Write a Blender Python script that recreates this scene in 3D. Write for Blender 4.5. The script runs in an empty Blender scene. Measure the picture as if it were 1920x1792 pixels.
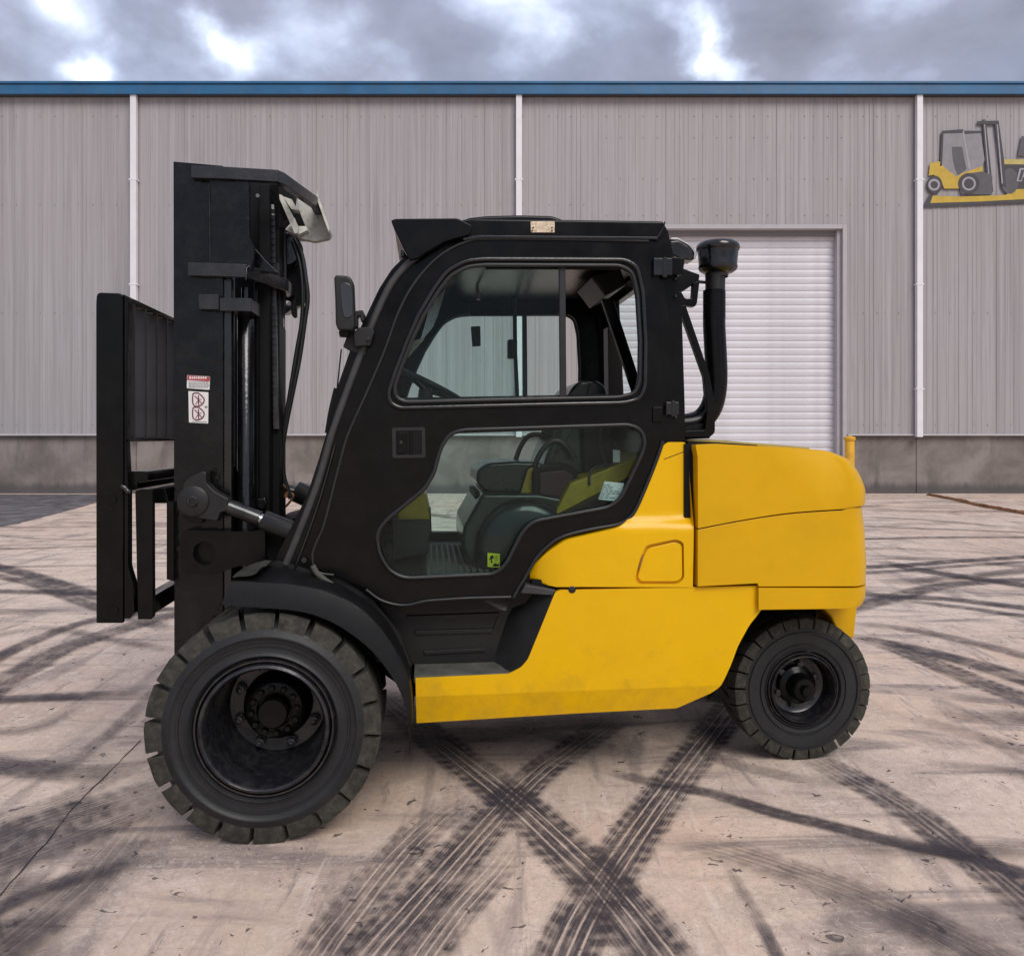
import bpy, bmesh, math, random
from mathutils import Vector, Matrix, geometry, noise
random.seed(7)
sc = bpy.context.scene
COL = sc.collection
R = math.radians

# ------------------------------------------------------------------ camera, sky, sun, exposure
F = 1500.0                      # focal length in photograph pixels (1920 wide)
CAMH = 1.411
HY = 820.0                      # picture row of the horizon
cam_d = bpy.data.cameras.new('camera'); cam = bpy.data.objects.new('camera', cam_d); COL.objects.link(cam)
cam_d.sensor_width = 36.0; cam_d.lens = F/1920*36.0
cam_d.shift_y = -(896-HY)/1920.0
cam_d.clip_end = 1000; cam_d.clip_start = 0.05
cam.location = (0, 0, CAMH); cam.rotation_euler = (R(90), 0, 0)
sc.camera = cam

SUN_DIR = Vector((0.40, -0.80, 0.84)).normalized()      # towards the sun
sun_el = math.asin(SUN_DIR.z); sun_az = math.atan2(SUN_DIR.x, SUN_DIR.y)
W = bpy.data.worlds.new('World'); sc.world = W; W.use_nodes = True
nt = W.node_tree; nt.nodes.clear()
def wn(t, **k):
    n = nt.nodes.new(t)
    for a, b in k.items(): setattr(n, a, b)
    return n
out = wn('ShaderNodeOutputWorld'); bg = wn('ShaderNodeBackground'); nt.links.new(bg.outputs[0], out.inputs[0])
sky = wn('ShaderNodeTexSky', sky_type='NISHITA', sun_disc=False)
sky.sun_elevation = sun_el; sky.sun_rotation = sun_az
bg.inputs[1].default_value = 0.1
tc = wn('ShaderNodeTexCoord')
mp = wn('ShaderNodeMapping'); mp.inputs['Scale'].default_value = (1, 1, 1.7); mp.inputs['Location'].default_value = (0.35, 0.0, 0.2)
nt.links.new(tc.outputs['Generated'], mp.inputs[0])
n1 = wn('ShaderNodeTexNoise'); n1.inputs['Scale'].default_value = 5.0; n1.inputs['Detail'].default_value = 9; n1.inputs['Roughness'].default_value = .52; n1.inputs['Distortion'].default_value = .12
n2 = wn('ShaderNodeTexNoise'); n2.inputs['Scale'].default_value = 2.6; n2.inputs['Detail'].default_value = 4; n2.inputs['Roughness'].default_value = .5
nt.links.new(mp.outputs[0], n1.inputs[0]); nt.links.new(mp.outputs[0], n2.inputs[0])
cr = wn('ShaderNodeValToRGB')   # shades of the cloud deck (x10: the background strength is 0.1)
e = cr.color_ramp.elements
e[0].position = .34; e[0].color = (.165, .168, .205, 1)
e[1].position = .545; e[1].color = (.245, .252, .315, 1)
x = e.new(.65); x.color = (.36, .385, .49, 1)
x = e.new(.755); x.color = (.52, .57, .70, 1)
x = e.new(.88); x.color = (.85, .88, .95, 1)
# breaks in the cloud deck: (column, row) of the photograph -> direction, size, strength
def direc(px, py): return Vector(((px-960)/F, 1, (HY-py)/F)).normalized()
dirv = wn('ShaderNodeVectorMath', operation='NORMALIZE'); nt.links.new(tc.outputs['Generated'], dirv.inputs[0])
nd = wn('ShaderNodeTexNoise'); nd.inputs['Scale'].default_value = 14; nd.inputs['Detail'].default_value = 8; nt.links.new(tc.outputs['Generated'], nd.inputs[0])
ndc = wn('ShaderNodeVectorMath', operation='SUBTRACT'); ndc.inputs[1].default_value = (.5, .5, .5); nt.links.new(nd.outputs['Color'], ndc.inputs[0])
nds = wn('ShaderNodeVectorMath', operation='SCALE'); nds.inputs['Scale'].default_value = .085; nt.links.new(ndc.outputs[0], nds.inputs[0])
dja = wn('ShaderNodeVectorMath', operation='ADD'); nt.links.new(dirv.outputs[0], dja.inputs[0]); nt.links.new(nds.outputs[0], dja.inputs[1])
acc_ = n1.outputs[0]
for (px_, py_, rad, amt) in ((182, 128, 50, .38), (410, 60, 50, .20), (455, 105, 50, .24), (380, 30, 40, .15), (560, 50, 120, .11), (640, 100, 110, .13), (740, 130, 70, .15), (1015, 40, 70, .12), (1060, 70, 45, .12), (1310, 60, 62, .40), (1345, 110, 60, .30), (1390, 145, 50, .22), (1600, 30, 60, .06), (1570, 130, 60, .09), (960, 120, 60, .12), (100, -60, 90, .25), (900, -90, 160, .3), (1700, -110, 140, .3)):
    dd = wn('ShaderNodeVectorMath', operation='DISTANCE'); dd.inputs[1].default_value = direc(px_, py_); nt.links.new(dja.outputs[0], dd.inputs[0])
    mr_ = wn('ShaderNodeMapRange', interpolation_type='SMOOTHSTEP'); mr_.inputs[1].default_value = rad/F*1.25; mr_.inputs[2].default_value = 0; mr_.inputs[4].default_value = amt
    nt.links.new(dd.outputs['Value'], mr_.inputs[0])
    ad_ = wn('ShaderNodeMath', operation='ADD'); nt.links.new(acc_, ad_.inputs[0]); nt.links.new(mr_.outputs[0], ad_.inputs[1]); acc_ = ad_.outputs[0]
nt.links.new(acc_, cr.inputs[0])
sc10 = wn('ShaderNodeVectorMath', operation='SCALE'); sc10.inputs['Scale'].default_value = 10
nt.links.new(cr.outputs[0], sc10.inputs[0])
# overcast sky: brightness rises with height as (1 + 2 sin h)
sep = wn('ShaderNodeSeparateXYZ'); nrm = wn('ShaderNodeVectorMath', operation='NORMALIZE')
nt.links.new(tc.outputs['Generated'], nrm.inputs[0]); nt.links.new(nrm.outputs[0], sep.inputs[0])
cz = wn('ShaderNodeMath', operation='MAXIMUM'); nt.links.new(sep.outputs[2], cz.inputs[0]); cz.inputs[1].default_value = 0
cie = wn('ShaderNodeMath', operation='MULTIPLY_ADD'); nt.links.new(cz.outputs[0], cie.inputs[0]); cie.inputs[1].default_value = 2*8.4/1.88; cie.inputs[2].default_value = 8.4/1.88
nt.links.new(cie.outputs[0], sc10.inputs['Scale'])
cov = wn('ShaderNodeMapRange'); cov.inputs[1].default_value = .35; cov.inputs[2].default_value = .6; cov.inputs[3].default_value = 1.0; cov.inputs[4].default_value = .78
nt.links.new(n2.outputs[0], cov.inputs[0])
mix = wn('ShaderNodeMix', data_type='RGBA')
nt.links.new(cov.outputs[0], mix.inputs[0]); nt.links.new(sky.outputs[0], mix.inputs[6]); nt.links.new(sc10.outputs[0], mix.inputs[7])
nt.links.new(mix.outputs[2], bg.inputs[0])
sl = bpy.data.lights.new('sun', 'SUN'); so = bpy.data.objects.new('sun', sl); COL.objects.link(so)
sl.energy = 1.0; sl.angle = R(32); sl.color = (1, .95, .87)
so.rotation_euler = (-SUN_DIR).to_track_quat('-Z', 'Y').to_euler()
so.location = (6, -10, 14)
sc.view_settings.view_transform = 'Standard'; sc.view_settings.look = 'None'
sc.view_settings.gamma = 1; sc.view_settings.use_curve_mapping = False
sc.view_settings.exposure = 1.03
sc.render.engine = 'CYCLES'
sc.cycles.max_bounces = 8; sc.cycles.transparent_max_bounces = 24

# ------------------------------------------------------------------ materials
def new_mat(name):
    m = bpy.data.materials.new(name); m.use_nodes = True
    t = m.node_tree; b = t.nodes['Principled BSDF']
    return m, t, b
def simple(name, col, rough=.5, metal=0, spec=.5, coat=0, var=.0, vscale=6, bump=0, bscale=60, dirt=None, dirt_amt=0, rvar=0):
    m, t, b = new_mat(name)
    b.inputs['Base Color'].default_value = (*col, 1); b.inputs['Roughness'].default_value = rough
    b.inputs['Metallic'].default_value = metal; b.inputs['Specular IOR Level'].default_value = spec
    b.inputs['Coat Weight'].default_value = coat; b.inputs['Coat Roughness'].default_value = .12
    tc = t.nodes.new('ShaderNodeTexCoord')
    if var or dirt:
        n = t.nodes.new('ShaderNodeTexNoise'); n.inputs['Scale'].default_value = vscale; n.inputs['Detail'].default_value = 6; n.inputs['Roughness'].default_value = .6
        t.links.new(tc.outputs['Object'], n.inputs[0])
        mr = t.nodes.new('ShaderNodeMapRange'); mr.inputs[1].default_value = .3; mr.inputs[2].default_value = .7
        mr.inputs[3].default_value = 1-var; mr.inputs[4].default_value = 1+var
        t.links.new(n.outputs[0], mr.inputs[0])
        mu = t.nodes.new('ShaderNodeVectorMath'); mu.operation = 'SCALE'; mu.inputs[0].default_value = col
        t.links.new(mr.outputs[0], mu.inputs['Scale']); src = mu.outputs[0]
        if dirt:
            n3 = t.nodes.new('ShaderNodeTexNoise'); n3.inputs['Scale'].default_value = vscale*2.3; n3.inputs['Detail'].default_value = 8; n3.inputs['Roughness'].default_value = .65
            t.links.new(tc.outputs['Object'], n3.inputs[0])
            m2 = t.nodes.new('ShaderNodeMapRange'); m2.inputs[1].default_value = .45; m2.inputs[2].default_value = .75; m2.inputs[4].default_value = dirt_amt
            t.links.new(n3.outputs[0], m2.inputs[0])
            mx = t.nodes.new('ShaderNodeMix'); mx.data_type = 'RGBA'; mx.inputs[7].default_value = (*dirt, 1)
            t.links.new(m2.outputs[0], mx.inputs[0]); t.links.new(src, mx.inputs[6]); src = mx.outputs[2]
        t.links.new(src, b.inputs['Base Color'])
    if rvar:
        n4 = t.nodes.new('ShaderNodeTexNoise'); n4.inputs['Scale'].default_value = 9; n4.inputs['Detail'].default_value = 5
        t.links.new(tc.outputs['Object'], n4.inputs[0])
        m4 = t.nodes.new('ShaderNodeMapRange'); m4.inputs[1].default_value = .3; m4.inputs[2].default_value = .7; m4.inputs[3].default_value = max(.03, rough-rvar); m4.inputs[4].default_value = rough+rvar
        t.links.new(n4.outputs[0], m4.inputs[0]); t.links.new(m4.outputs[0], b.inputs['Roughness'])
    if bump:
        n5 = t.nodes.new('ShaderNodeTexNoise'); n5.inputs['Scale'].default_value = bscale; n5.inputs['Detail'].default_value = 3
        t.links.new(tc.outputs['Object'], n5.inputs[0])
        bp = t.nodes.new('ShaderNodeBump'); bp.inputs['Strength'].default_value = bump; bp.inputs['Distance'].default_value = .004
        t.links.new(n5.outputs[0], bp.inputs['Height']); t.links.new(bp.outputs[0], b.inputs['Normal'])
    return m
M = {}
M['black'] = simple('black_paint', (.0028, .0028, .0028), .20, spec=.22, var=.25, rvar=.08, bump=.07, bscale=14, dirt=(.03, .028, .026), dirt_amt=.14)
M['black_gloss'] = simple('black_gloss_paint', (.004, .004, .005), .20, spec=.7, var=.2, rvar=.06, bump=.22, bscale=70, dirt=(.05, .048, .045), dirt_amt=.14)
M['mast'] = simple('mast_paint', (.003, .003, .004), .15, spec=.34, var=.3, rvar=.1, bump=.6, bscale=38, dirt=(.035, .033, .031), dirt_amt=.3)
M['plastic'] = simple('dark_plastic', (.013, .013, .013), .42, spec=.4, var=.15, bump=.15, bscale=300, dirt=(.04, .038, .033), dirt_amt=.25)
M['xmember'] = simple('cross_member_paint', (.013, .013, .015), .25, spec=.6, var=.3, bump=.3, bscale=80, dirt=(.06, .058, .055), dirt_amt=.35)
M['fender'] = simple('fender_plastic', (.016, .016, .018), .38, spec=.4, var=.2, bump=.08, bscale=200, dirt=(.05, .047, .042), dirt_amt=.3)
M['dusty'] = simple('dusty_rubber', (.10, .10, .085), .85, spec=.2, var=.3, vscale=14, bump=.5, bscale=220)
M['greyplastic'] = simple('grey_plastic', (.045, .045, .047), .42, spec=.4, var=.25, bump=.1, bscale=200, dirt=(.12, .115, .10), dirt_amt=.25)
M['barp'] = simple('bar_paint', (.042, .040, .043), .3, spec=.5, var=.3)
M['rubber'] = simple('rubber_seal', (.014, .014, .015), .35, spec=.5, var=.2, vscale=20)
M['tyre'] = simple('tyre_rubber', (.017, .018, .020), .48, spec=.4, var=.25, vscale=8, bump=.2, bscale=90, dirt=(.03, .03, .026), dirt_amt=.4)
M['tread'] = simple('tread_rubber', (.040, .039, .033), .75, spec=.2, var=.3, vscale=13, bump=.7, bscale=60, dirt=(.12, .113, .09), dirt_amt=.6)
M['rim'] = simple('rim_paint', (.010, .010, .013), .24, spec=.7, var=.3, vscale=12, bump=.15, bscale=40, dirt=(.06, .058, .048), dirt_amt=.45, rvar=.08)
M['dark'] = simple('dark_metal', (.005, .005, .006), .55, spec=.2, var=.3)
M['steel'] = simple('bare_steel', (.45, .45, .44), .28, metal=1, var=.2, vscale=30)
M['darksteel'] = simple('dark_steel', (.07, .07, .07), .25, metal=.9, var=.3, vscale=20)
M['white'] = simple('white_paint', (.62, .61, .55), .6, var=.12, vscale=14, dirt=(.12, .11, .09), dirt_amt=.55)
M['yellow'] = simple('yellow_paint', (.82, .465, .0), .30, spec=.2, coat=.2, var=.03, vscale=2.5, rvar=.05, dirt=(.55, .30, .01), dirt_amt=.15)
def splash(m):
    t = m.node_tree; b = t.nodes['Principled BSDF']; src = b.inputs['Base Color'].links[0].from_socket
    o = t.nodes.new('ShaderNodeTexCoord').outputs['Object']; z = t.nodes.new('ShaderNodeSeparateXYZ'); t.links.new(o, z.inputs[0])
    n = t.nodes.new('ShaderNodeTexNoise'); n.inputs['Scale'].default_value = 11; n.inputs['Detail'].default_value = 9; n.inputs['Roughness'].default_value = .72; t.links.new(o, n.inputs[0])
    k = t.nodes.new('ShaderNodeMath'); k.operation = 'MULTIPLY_ADD'; t.links.new(n.outputs[0], k.inputs[0]); k.inputs[1].default_value = -1.5; t.links.new(z.outputs[2], k.inputs[2])
    r = t.nodes.new('ShaderNodeMapRange'); t.links.new(k.outputs[0], r.inputs[0])
    for i, v in enumerate((-.25, -.62, 0., .28)): r.inputs[i+1].default_value = v
    x_ = t.nodes.new('ShaderNodeMix'); x_.data_type = 'RGBA'; t.links.new(r.outputs[0], x_.inputs[0]); t.links.new(src, x_.inputs[6]); x_.inputs[7].default_value = (.22, .13, .045, 1); t.links.new(x_.outputs[2], b.inputs['Base Color'])
splash(M['yellow'])
M['yellow_shaded'] = simple('yellow_shaded_paint', (.71, .39, .0), .36, spec=.2, coat=.22, var=.05, vscale=1.8, rvar=.08, bump=.05, bscale=9, dirt=(.42, .24, .01), dirt_amt=.22)  # darker copy of the yellow: the counterweight's shading is put into the colour
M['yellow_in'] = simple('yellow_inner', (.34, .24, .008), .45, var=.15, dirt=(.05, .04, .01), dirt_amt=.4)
M['seatm'] = simple('seat_vinyl', (.008, .014, .012), .22, spec=.4, var=.3, coat=.12, bump=.15, bscale=40)
M['cover'] = simple('engine_cover', (.010, .018, .015), .2, spec=.35, var=.5, vscale=4, coat=.06)
M['red'] = simple('red_print', (.42, .05, .06), .5, var=.2, vscale=60)
M['maroon'] = simple('maroon_print', (.16, .02, .045), .5)
M['console'] = simple('console_red', (.03, .004, .005), .4)
M['decal'] = simple('decal_white', (.75, .74, .72), .45, var=.05, vscale=80)
M['print'] = simple('grey_print', (.25, .25, .27), .5)
M['decaly'] = simple('decal_yellow', (.70, .72, .02), .5)
M['plate'] = simple('stamped_plate', (.55, .46, .34), .4, metal=.5, var=.35, vscale=60, dirt=(.30, .17, .10), dirt_amt=.9, bump=.6, bscale=160)
M['clad'] = None
def glass(name, col, refl=.9):
    m, t, b = new_mat(name); t.nodes.remove(b)
    o = t.nodes['Material Output']
    tr = t.nodes.new('ShaderNodeBsdfTransparent'); tr.inputs[0].default_value = (*col, 1)
    gl = t.nodes.new('ShaderNodeBsdfGlossy'); gl.inputs['Roughness'].default_value = .03; gl.inputs[0].default_value = (.95, 1, .98, 1)
    fr = t.nodes.new('ShaderNodeFresnel'); fr.inputs[0].default_value = 1.45
    mu = t.nodes.new('ShaderNodeMath'); mu.operation = 'MULTIPLY'; mu.inputs[1].default_value = refl
    mx = t.nodes.new('ShaderNodeMixShader')
    t.links.new(fr.outputs[0], mu.inputs[0]); t.links.new(mu.outputs[0], mx.inputs[0])
    t.links.new(tr.outputs[0], mx.inputs[1]); t.links.new(gl.outputs[0], mx.inputs[2]); t.links.new(mx.outputs[0], o.inputs[0])
    return m
M['rust_dark'] = simple('dark_brown_paint', (.02, .009, .008), .4)
M['glass'] = glass('tinted_glass', (.84, .935, .915), .5)
M['mirror'] = simple('mirror_glass', (.02, .02, .02), .06, spec=1.0, coat=1)

def math_node(t, op, a=None, b=None, c=None, clamp=False):
    n = t.nodes.new('ShaderNodeMath'); n.operation = op; n.use_clamp = clamp
    for i, v in enumerate((a, b, c)):
        if v is None: continue
        if isinstance(v, (int, float)): n.inputs[i].default_value = v
        else: t.links.new(v, n.inputs[i])
    return n.outputs[0]
def maprange(t, v, a, b, c=0., d=1., smooth=True):
    n = t.nodes.new('ShaderNodeMapRange'); n.interpolation_type = 'SMOOTHSTEP' if smooth else 'LINEAR'
    t.links.new(v, n.inputs[0])
    for i, q in enumerate((a, b, c, d)): n.inputs[i+1].default_value = q
    return n.outputs[0]
def noise_node(t, vec, scale, detail=5, rough=.55, dist=0., typ='ShaderNodeTexNoise'):
    n = t.nodes.new(typ); n.inputs['Scale'].default_value = scale
    if typ == 'ShaderNodeTexNoise':
        n.inputs['Detail'].default_value = detail; n.inputs['Roughness'].default_value = rough; n.inputs['Distortion'].default_value = dist
    t.links.new(vec, n.inputs[0]); return n
def mapping(t, vec, scale, loc=(0, 0, 0), rot=(0, 0, 0)):
    n = t.nodes.new('ShaderNodeMapping'); n.inputs['Scale'].default_value = scale; n.inputs['Location'].default_value = loc; n.inputs['Rotation'].default_value = rot
    t.links.new(vec, n.inputs[0]); return n.outputs[0]
def mixc(t, fac, a, b):
    n = t.nodes.new('ShaderNodeMix'); n.data_type = 'RGBA'
    if isinstance(fac, (int, float)): n.inputs[0].default_value = fac
    else: t.links.new(fac, n.inputs[0])
    for i, v in ((6, a), (7, b)):
        if isinstance(v, tuple): n.inputs[i].default_value = (*v, 1)
        else: t.links.new(v, n.inputs[i])
    return n.outputs[2]

# concrete yard
def ground_mat():
    m, t, b = new_mat('yard_concrete'); g = t.nodes.new('ShaderNodeTexCoord').outputs['Object']
    big = noise_node(t, g, .35, 5, .6).outputs[0]
    mid = noise_node(t, g, 2.3, 8, .65, .6).outputs[0]
    fine = noise_node(t, g, 38, 6, .7).outputs[0]
    c = mixc(t, maprange(t, big, .35, .65), (.70, .515, .395), (.80, .65, .535))
    c = mixc(t, maprange(t, mid, .42, .72, 0, .75), c, (.42, .33, .28))
    c = mixc(t, maprange(t, noise_node(t, g, 7, 7, .72, 1.4).outputs[0], .50, .66, 0, .7), c, (.84, .69, .57))
    c = mixc(t, maprange(t, noise_node(t, g, 11, 8, .75, 1.8).outputs[0], .55, .68, 0, .55), c, (.33, .27, .25))
    c = mixc(t, maprange(t, noise_node(t, mapping(t, g, (.45, 3.2, 1), rot=(0, 0, .05)), 1.1, 6, .62, .8).outputs[0], .51, .66, 0, .72), c, (.17, .145, .15))
    c = mixc(t, maprange(t, noise_node(t, mapping(t, g, (2.6, .5, 1), rot=(0, 0, .9)), 1.4, 7, .66, 1.0).outputs[0], .53, .66, 0, .6), c, (.24, .20, .19))
    c = mixc(t, maprange(t, noise_node(t, mapping(t, g, (9, .8, 1), rot=(0, 0, -.75)), 1.6, 6, .7, .5).outputs[0], .58, .68, 0, .55), c, (.86, .75, .66))
    c = mixc(t, maprange(t, noise_node(t, mapping(t, g, (8, .9, 1), rot=(0, 0, .62)), 1.9, 6, .7, .6).outputs[0], .59, .70, 0, .6), c, (.20, .165, .165))
    # worm-like scratches and spalls
    sc_ = noise_node(t, g, 10, 4, .55, 2.4).outputs[0]
    ln = math_node(t, 'ABSOLUTE', math_node(t, 'SUBTRACT', sc_, .5))
    c = mixc(t, math_node(t, 'MULTIPLY', maprange(t, ln, .022, .0, 0, .6), maprange(t, mid, .35, .6, .1, 1)), c, (.86, .73, .64))
    sc2 = noise_node(t, g, 21, 3, .5, 2.6).outputs[0]
    ln2 = math_node(t, 'ABSOLUTE', math_node(t, 'SUBTRACT', sc2, .47))
    c = mixc(t, math_node(t, 'MULTIPLY', maprange(t, ln2, .018, .0, 0, 1), maprange(t, big, .4, .62, .15, .75)), c, (.20, .16, .15))
    pit = noise_node(t, g, 17, 3, .55, .9).outputs[0]
    pf = maprange(t, pit, .655, .70)
    c = mixc(t, math_node(t, 'MULTIPLY', pf, .85), c, (.05, .045, .05))
    c = mixc(t, maprange(t, fine, .3, .75, .0, .3), c, (.36, .29, .26))
    t.links.new(c, b.inputs['Base Color'])
    b.inputs['Roughness'].default_value = .85; b.inputs['Specular IOR Level'].default_value = .25
    h = math_node(t, 'ADD', math_node(t, 'MULTIPLY', fine, .35), math_node(t, 'ADD', math_node(t, 'MULTIPLY', mid, .8), math_node(t, 'MULTIPLY', pf, -.5)))
    bp = t.nodes.new('ShaderNodeBump'); bp.inputs['Strength'].default_value = .55; bp.inputs['Distance'].default_value = .012
    t.links.new(h, bp.inputs['Height']); t.links.new(bp.outputs[0], b.inputs['Normal'])
    return m
M['ground'] = ground_mat()
def track_mat(name, ribs=True, soft=.5, col=(.075, .065, .075)):
    m, t, b = new_mat(name)
    uv = t.nodes.new('ShaderNodeUVMap').outputs[0]
    sp = t.nodes.new('ShaderNodeSeparateXYZ'); t.links.new(uv, sp.inputs[0]); u, v = sp.outputs[0], sp.outputs[1]
    g = t.nodes.new('ShaderNodeTexCoord').outputs['Object']
    oi = t.nodes.new('ShaderNodeObjectInfo')
    lev = t.nodes.new('ShaderNodeSeparateColor'); t.links.new(oi.outputs['Color'], lev.inputs[0]); st = lev.outputs[0]
    n1 = noise_node(t, g, 5, 6, .65, .3).outputs[0]; n2 = noise_node(t, g, 26, 5, .7).outputs[0]
    n3 = noise_node(t, mapping(t, uv, (1.2, 9, 1)), 3.5, 4, .6).outputs[0]
    # distance from the centre line 0..1, with ragged edge
    d = math_node(t, 'MULTIPLY', math_node(t, 'ABSOLUTE', math_node(t, 'SUBTRACT', v, .5)), 2.)
    dr = math_node(t, 'ADD', d, math_node(t, 'MULTIPLY', math_node(t, 'SUBTRACT', n2, .5), .5))
    a = maprange(t, dr, 1.0, 1.0-soft)
    if ribs:
        for c0 in (.36, .52, .66):
            w = math_node(t, 'ABSOLUTE', math_node(t, 'SUBTRACT', math_node(t, 'ADD', v, math_node(t, 'MULTIPLY', math_node(t, 'SUBTRACT', n1, .5), .03)), c0))
            a = math_node(t, 'MULTIPLY', a, maprange(t, w, .008, .026, .08, 1))
        # shoulder lugs
        sh = maprange(t, d, .42, .55)
        wv = math_node(t, 'FRACT', math_node(t, 'MULTIPLY', math_node(t, 'ADD', u, math_node(t, 'MULTIPLY', d, .04)), 15.))
        lug = maprange(t, math_node(t, 'ABSOLUTE', math_node(t, 'SUBTRACT', wv, .5)), .16, .40, 1, .55)
        a = math_node(t, 'MULTIPLY', a, math_node(t, 'ADD', 1., math_node(t, 'MULTIPLY', sh, math_node(t, 'SUBTRACT', lug, 1.))))
    a = math_node(t, 'MULTIPLY', a, maprange(t, n1, .28, .62, .35, 1))
    a = math_node(t, 'MULTIPLY', a, maprange(t, n3, .30, .60, .3, 1))
    a = math_node(t, 'MULTIPLY', a, maprange(t, n2, .30, .55, .6, 1))
    a = math_node(t, 'MULTIPLY', a, st, clamp=True)
    # fade at the two ends of the mark (uv.y beyond 0..1 is never used; x fade is stored in colour green = length)
    L = math_node(t, 'MULTIPLY', lev.outputs[1], 100.)
    en = math_node(t, 'MULTIPLY', maprange(t, u, 0, .5), maprange(t, math_node(t, 'SUBTRACT', L, u), 0, .5))
    a = math_node(t, 'MULTIPLY', a, en)
    b.inputs['Base Color'].default_value = (*col, 1); b.inputs['Roughness'].default_value = .75; b.inputs['Specular IOR Level'].default_value = .2
    t.links.new(a, b.inputs['Alpha'])
    return m
M['track'] = track_mat('rubber_tread_mark', soft=.34)
M['skid'] = track_mat('rubber_skid_mark', ribs=False, soft=.55)
M['crack'] = simple('crack_filler', (.03, .025, .03), .8)
M['asphalt'] = simple('wet_asphalt', (.075, .075, .085), .35, spec=.5, var=.5, vscale=1.2, bump=.6, bscale=18, dirt=(.30, .29, .31), dirt_amt=.9)
M['rust'] = simple('rusty_steel', (.32, .14, .055), .8, var=.5, vscale=7, bump=.5, bscale=40, dirt=(.05, .035, .03), dirt_amt=.8)

def clad_mat():
    m, t, b = new_mat('wall_sheet_paint'); g = t.nodes.new('ShaderNodeTexCoord').outputs['Object']
    gw = t.nodes.new('ShaderNodeNewGeometry').outputs['Position']
    oi = t.nodes.new('ShaderNodeObjectInfo').outputs['Random']
    s1 = noise_node(t, mapping(t, gw, (7, 1, .12)), 1.0, 5, .6).outputs[0]
    s2 = noise_node(t, mapping(t, gw, (26, 1, .5)), 1.0, 3, .6).outputs[0]
    bgn = noise_node(t, gw, .35, 4, .5).outputs[0]
    c = mixc(t, maprange(t, s1, .3, .7), (.31, .29, .298), (.425, .405, .42))
    c = mixc(t, maprange(t, s2, .50, .68, 0, .5), c, (.24, .222, .23))
    c = mixc(t, maprange(t, bgn, .35, .7, 0, .35), c, (.36, .335, .325))
    c = mixc(t, math_node(t, 'MULTIPLY', oi, .3), c, (.45, .43, .44))
    t.links.new(c, b.inputs['Base Color']); b.inputs['Roughness'].default_value = .5; b.inputs['Specular IOR Level'].default_value = .3
    return m
M['clad'] = clad_mat()
M['trimw'] = simple('white_trim', (.80, .79, .82), .45, var=.05, vscale=3)
M['trimg'] = simple('grey_trim', (.44, .42, .44), .45, var=.06, vscale=3)
M['trimm'] = simple('mid_trim', (.55, .53, .56), .5, var=.1, vscale=2)
M['blue'] = simple('blue_fascia', (.022, .125, .27), .4, var=.2, vscale=1.3, dirt=(.07, .12, .19), dirt_amt=.45)
M['slat'] = simple('door_slat_paint', (.66, .645, .68), .42, var=.06, vscale=1.5, dirt=(.45, .44, .46), dirt_amt=.35)
M['soffit'] = simple('dark_soffit', (.06, .06, .07), .7)
M['joint'] = simple('panel_joint', (.22, .21, .215), .6)
def plinth_mat():
    m, t, b = new_mat('plinth_concrete'); gw = t.nodes.new('ShaderNodeNewGeometry').outputs['Position']
    a = noise_node(t, gw, .8, 7, .65, .5).outputs[0]; s = noise_node(t, mapping(t, gw, (2.5, 1, .5)), 1.5, 6, .65).outputs[0]
    c = mixc(t, maprange(t, a, .3, .7), (.15, .128, .115), (.29, .255, .24))
    c = mixc(t, maprange(t, s, .5, .72, 0, .6), c, (.12, .105, .10))
    z = t.nodes.new('ShaderNodeSeparateXYZ'); t.links.new(gw, z.inputs[0])
    st = math_node(t, 'ADD', z.outputs[2], math_node(t, 'MULTIPLY', s, -.35))
    c = mixc(t, maprange(t, st, .18, -.05, 0, .8), c, (.07, .065, .07))
    t.links.new(c, b.inputs['Base Color']); b.inputs['Roughness'].default_value = .85
    bp = t.nodes.new('ShaderNodeBump'); bp.inputs['Strength'].default_value = .3; t.links.new(a, bp.inputs['Height']); t.links.new(bp.outputs[0], b.inputs['Normal'])
    return m
M['plinth'] = plinth_mat()
M['bollard'] = simple('bollard_yellow', (.75, .40, .02), .45, var=.1, vscale=3, dirt=(.30, .17, .06), dirt_amt=.5)

# ------------------------------------------------------------------ mesh helpers
def link(me, name, mat, parent=None, smooth=38, bevel=0, bseg=2, blim=35):
    if mat is not None:
        me.materials.append(M[mat] if isinstance(mat, str) else mat)
    if smooth:
        me.shade_smooth(); me.set_sharp_from_angle(angle=R(smooth))
    o = bpy.data.objects.new(name, me); COL.objects.link(o)
    if parent is not None: o.parent = parent
    if bevel:
        b = o.modifiers.new('edge', 'BEVEL'); b.width = bevel; b.segments = bseg; b.limit_method = 'ANGLE'; b.angle_limit = R(blim); b.harden_normals = True
    return o
def bm_obj(bm, name, mat, parent=None, **k):
    bmesh.ops.recalc_face_normals(bm, faces=bm.faces)
    me = bpy.data.meshes.new(name); bm.to_mesh(me); bm.free()
    return link(me, name, mat, parent, **k)
def round_poly(pts, r=0, seg=5):
    """pts: (x, y) or (x, y, radius); corners are rounded by quadratic arcs"""
    n = len(pts); res = []
    for i in range(n):
        p = Vector(pts[i][:2]); rr = pts[i][2] if len(pts[i]) > 2 else r
        a = Vector(pts[i-1][:2]); c = Vector(pts[(i+1) % n][:2])
        if rr <= 0: res.append(p); continue
        da = (a-p); dc = (c-p)
        q = min(rr, da.length*.48, dc.length*.48)
        s = p+da.normalized()*q; e_ = p+dc.normalized()*q
        for k in range(seg+1):
            tt = k/seg
            res.append(s*(1-tt)**2 + p*2*tt*(1-tt) + e_*tt*tt)
    return [(v.x, v.y) for v in res]
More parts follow.
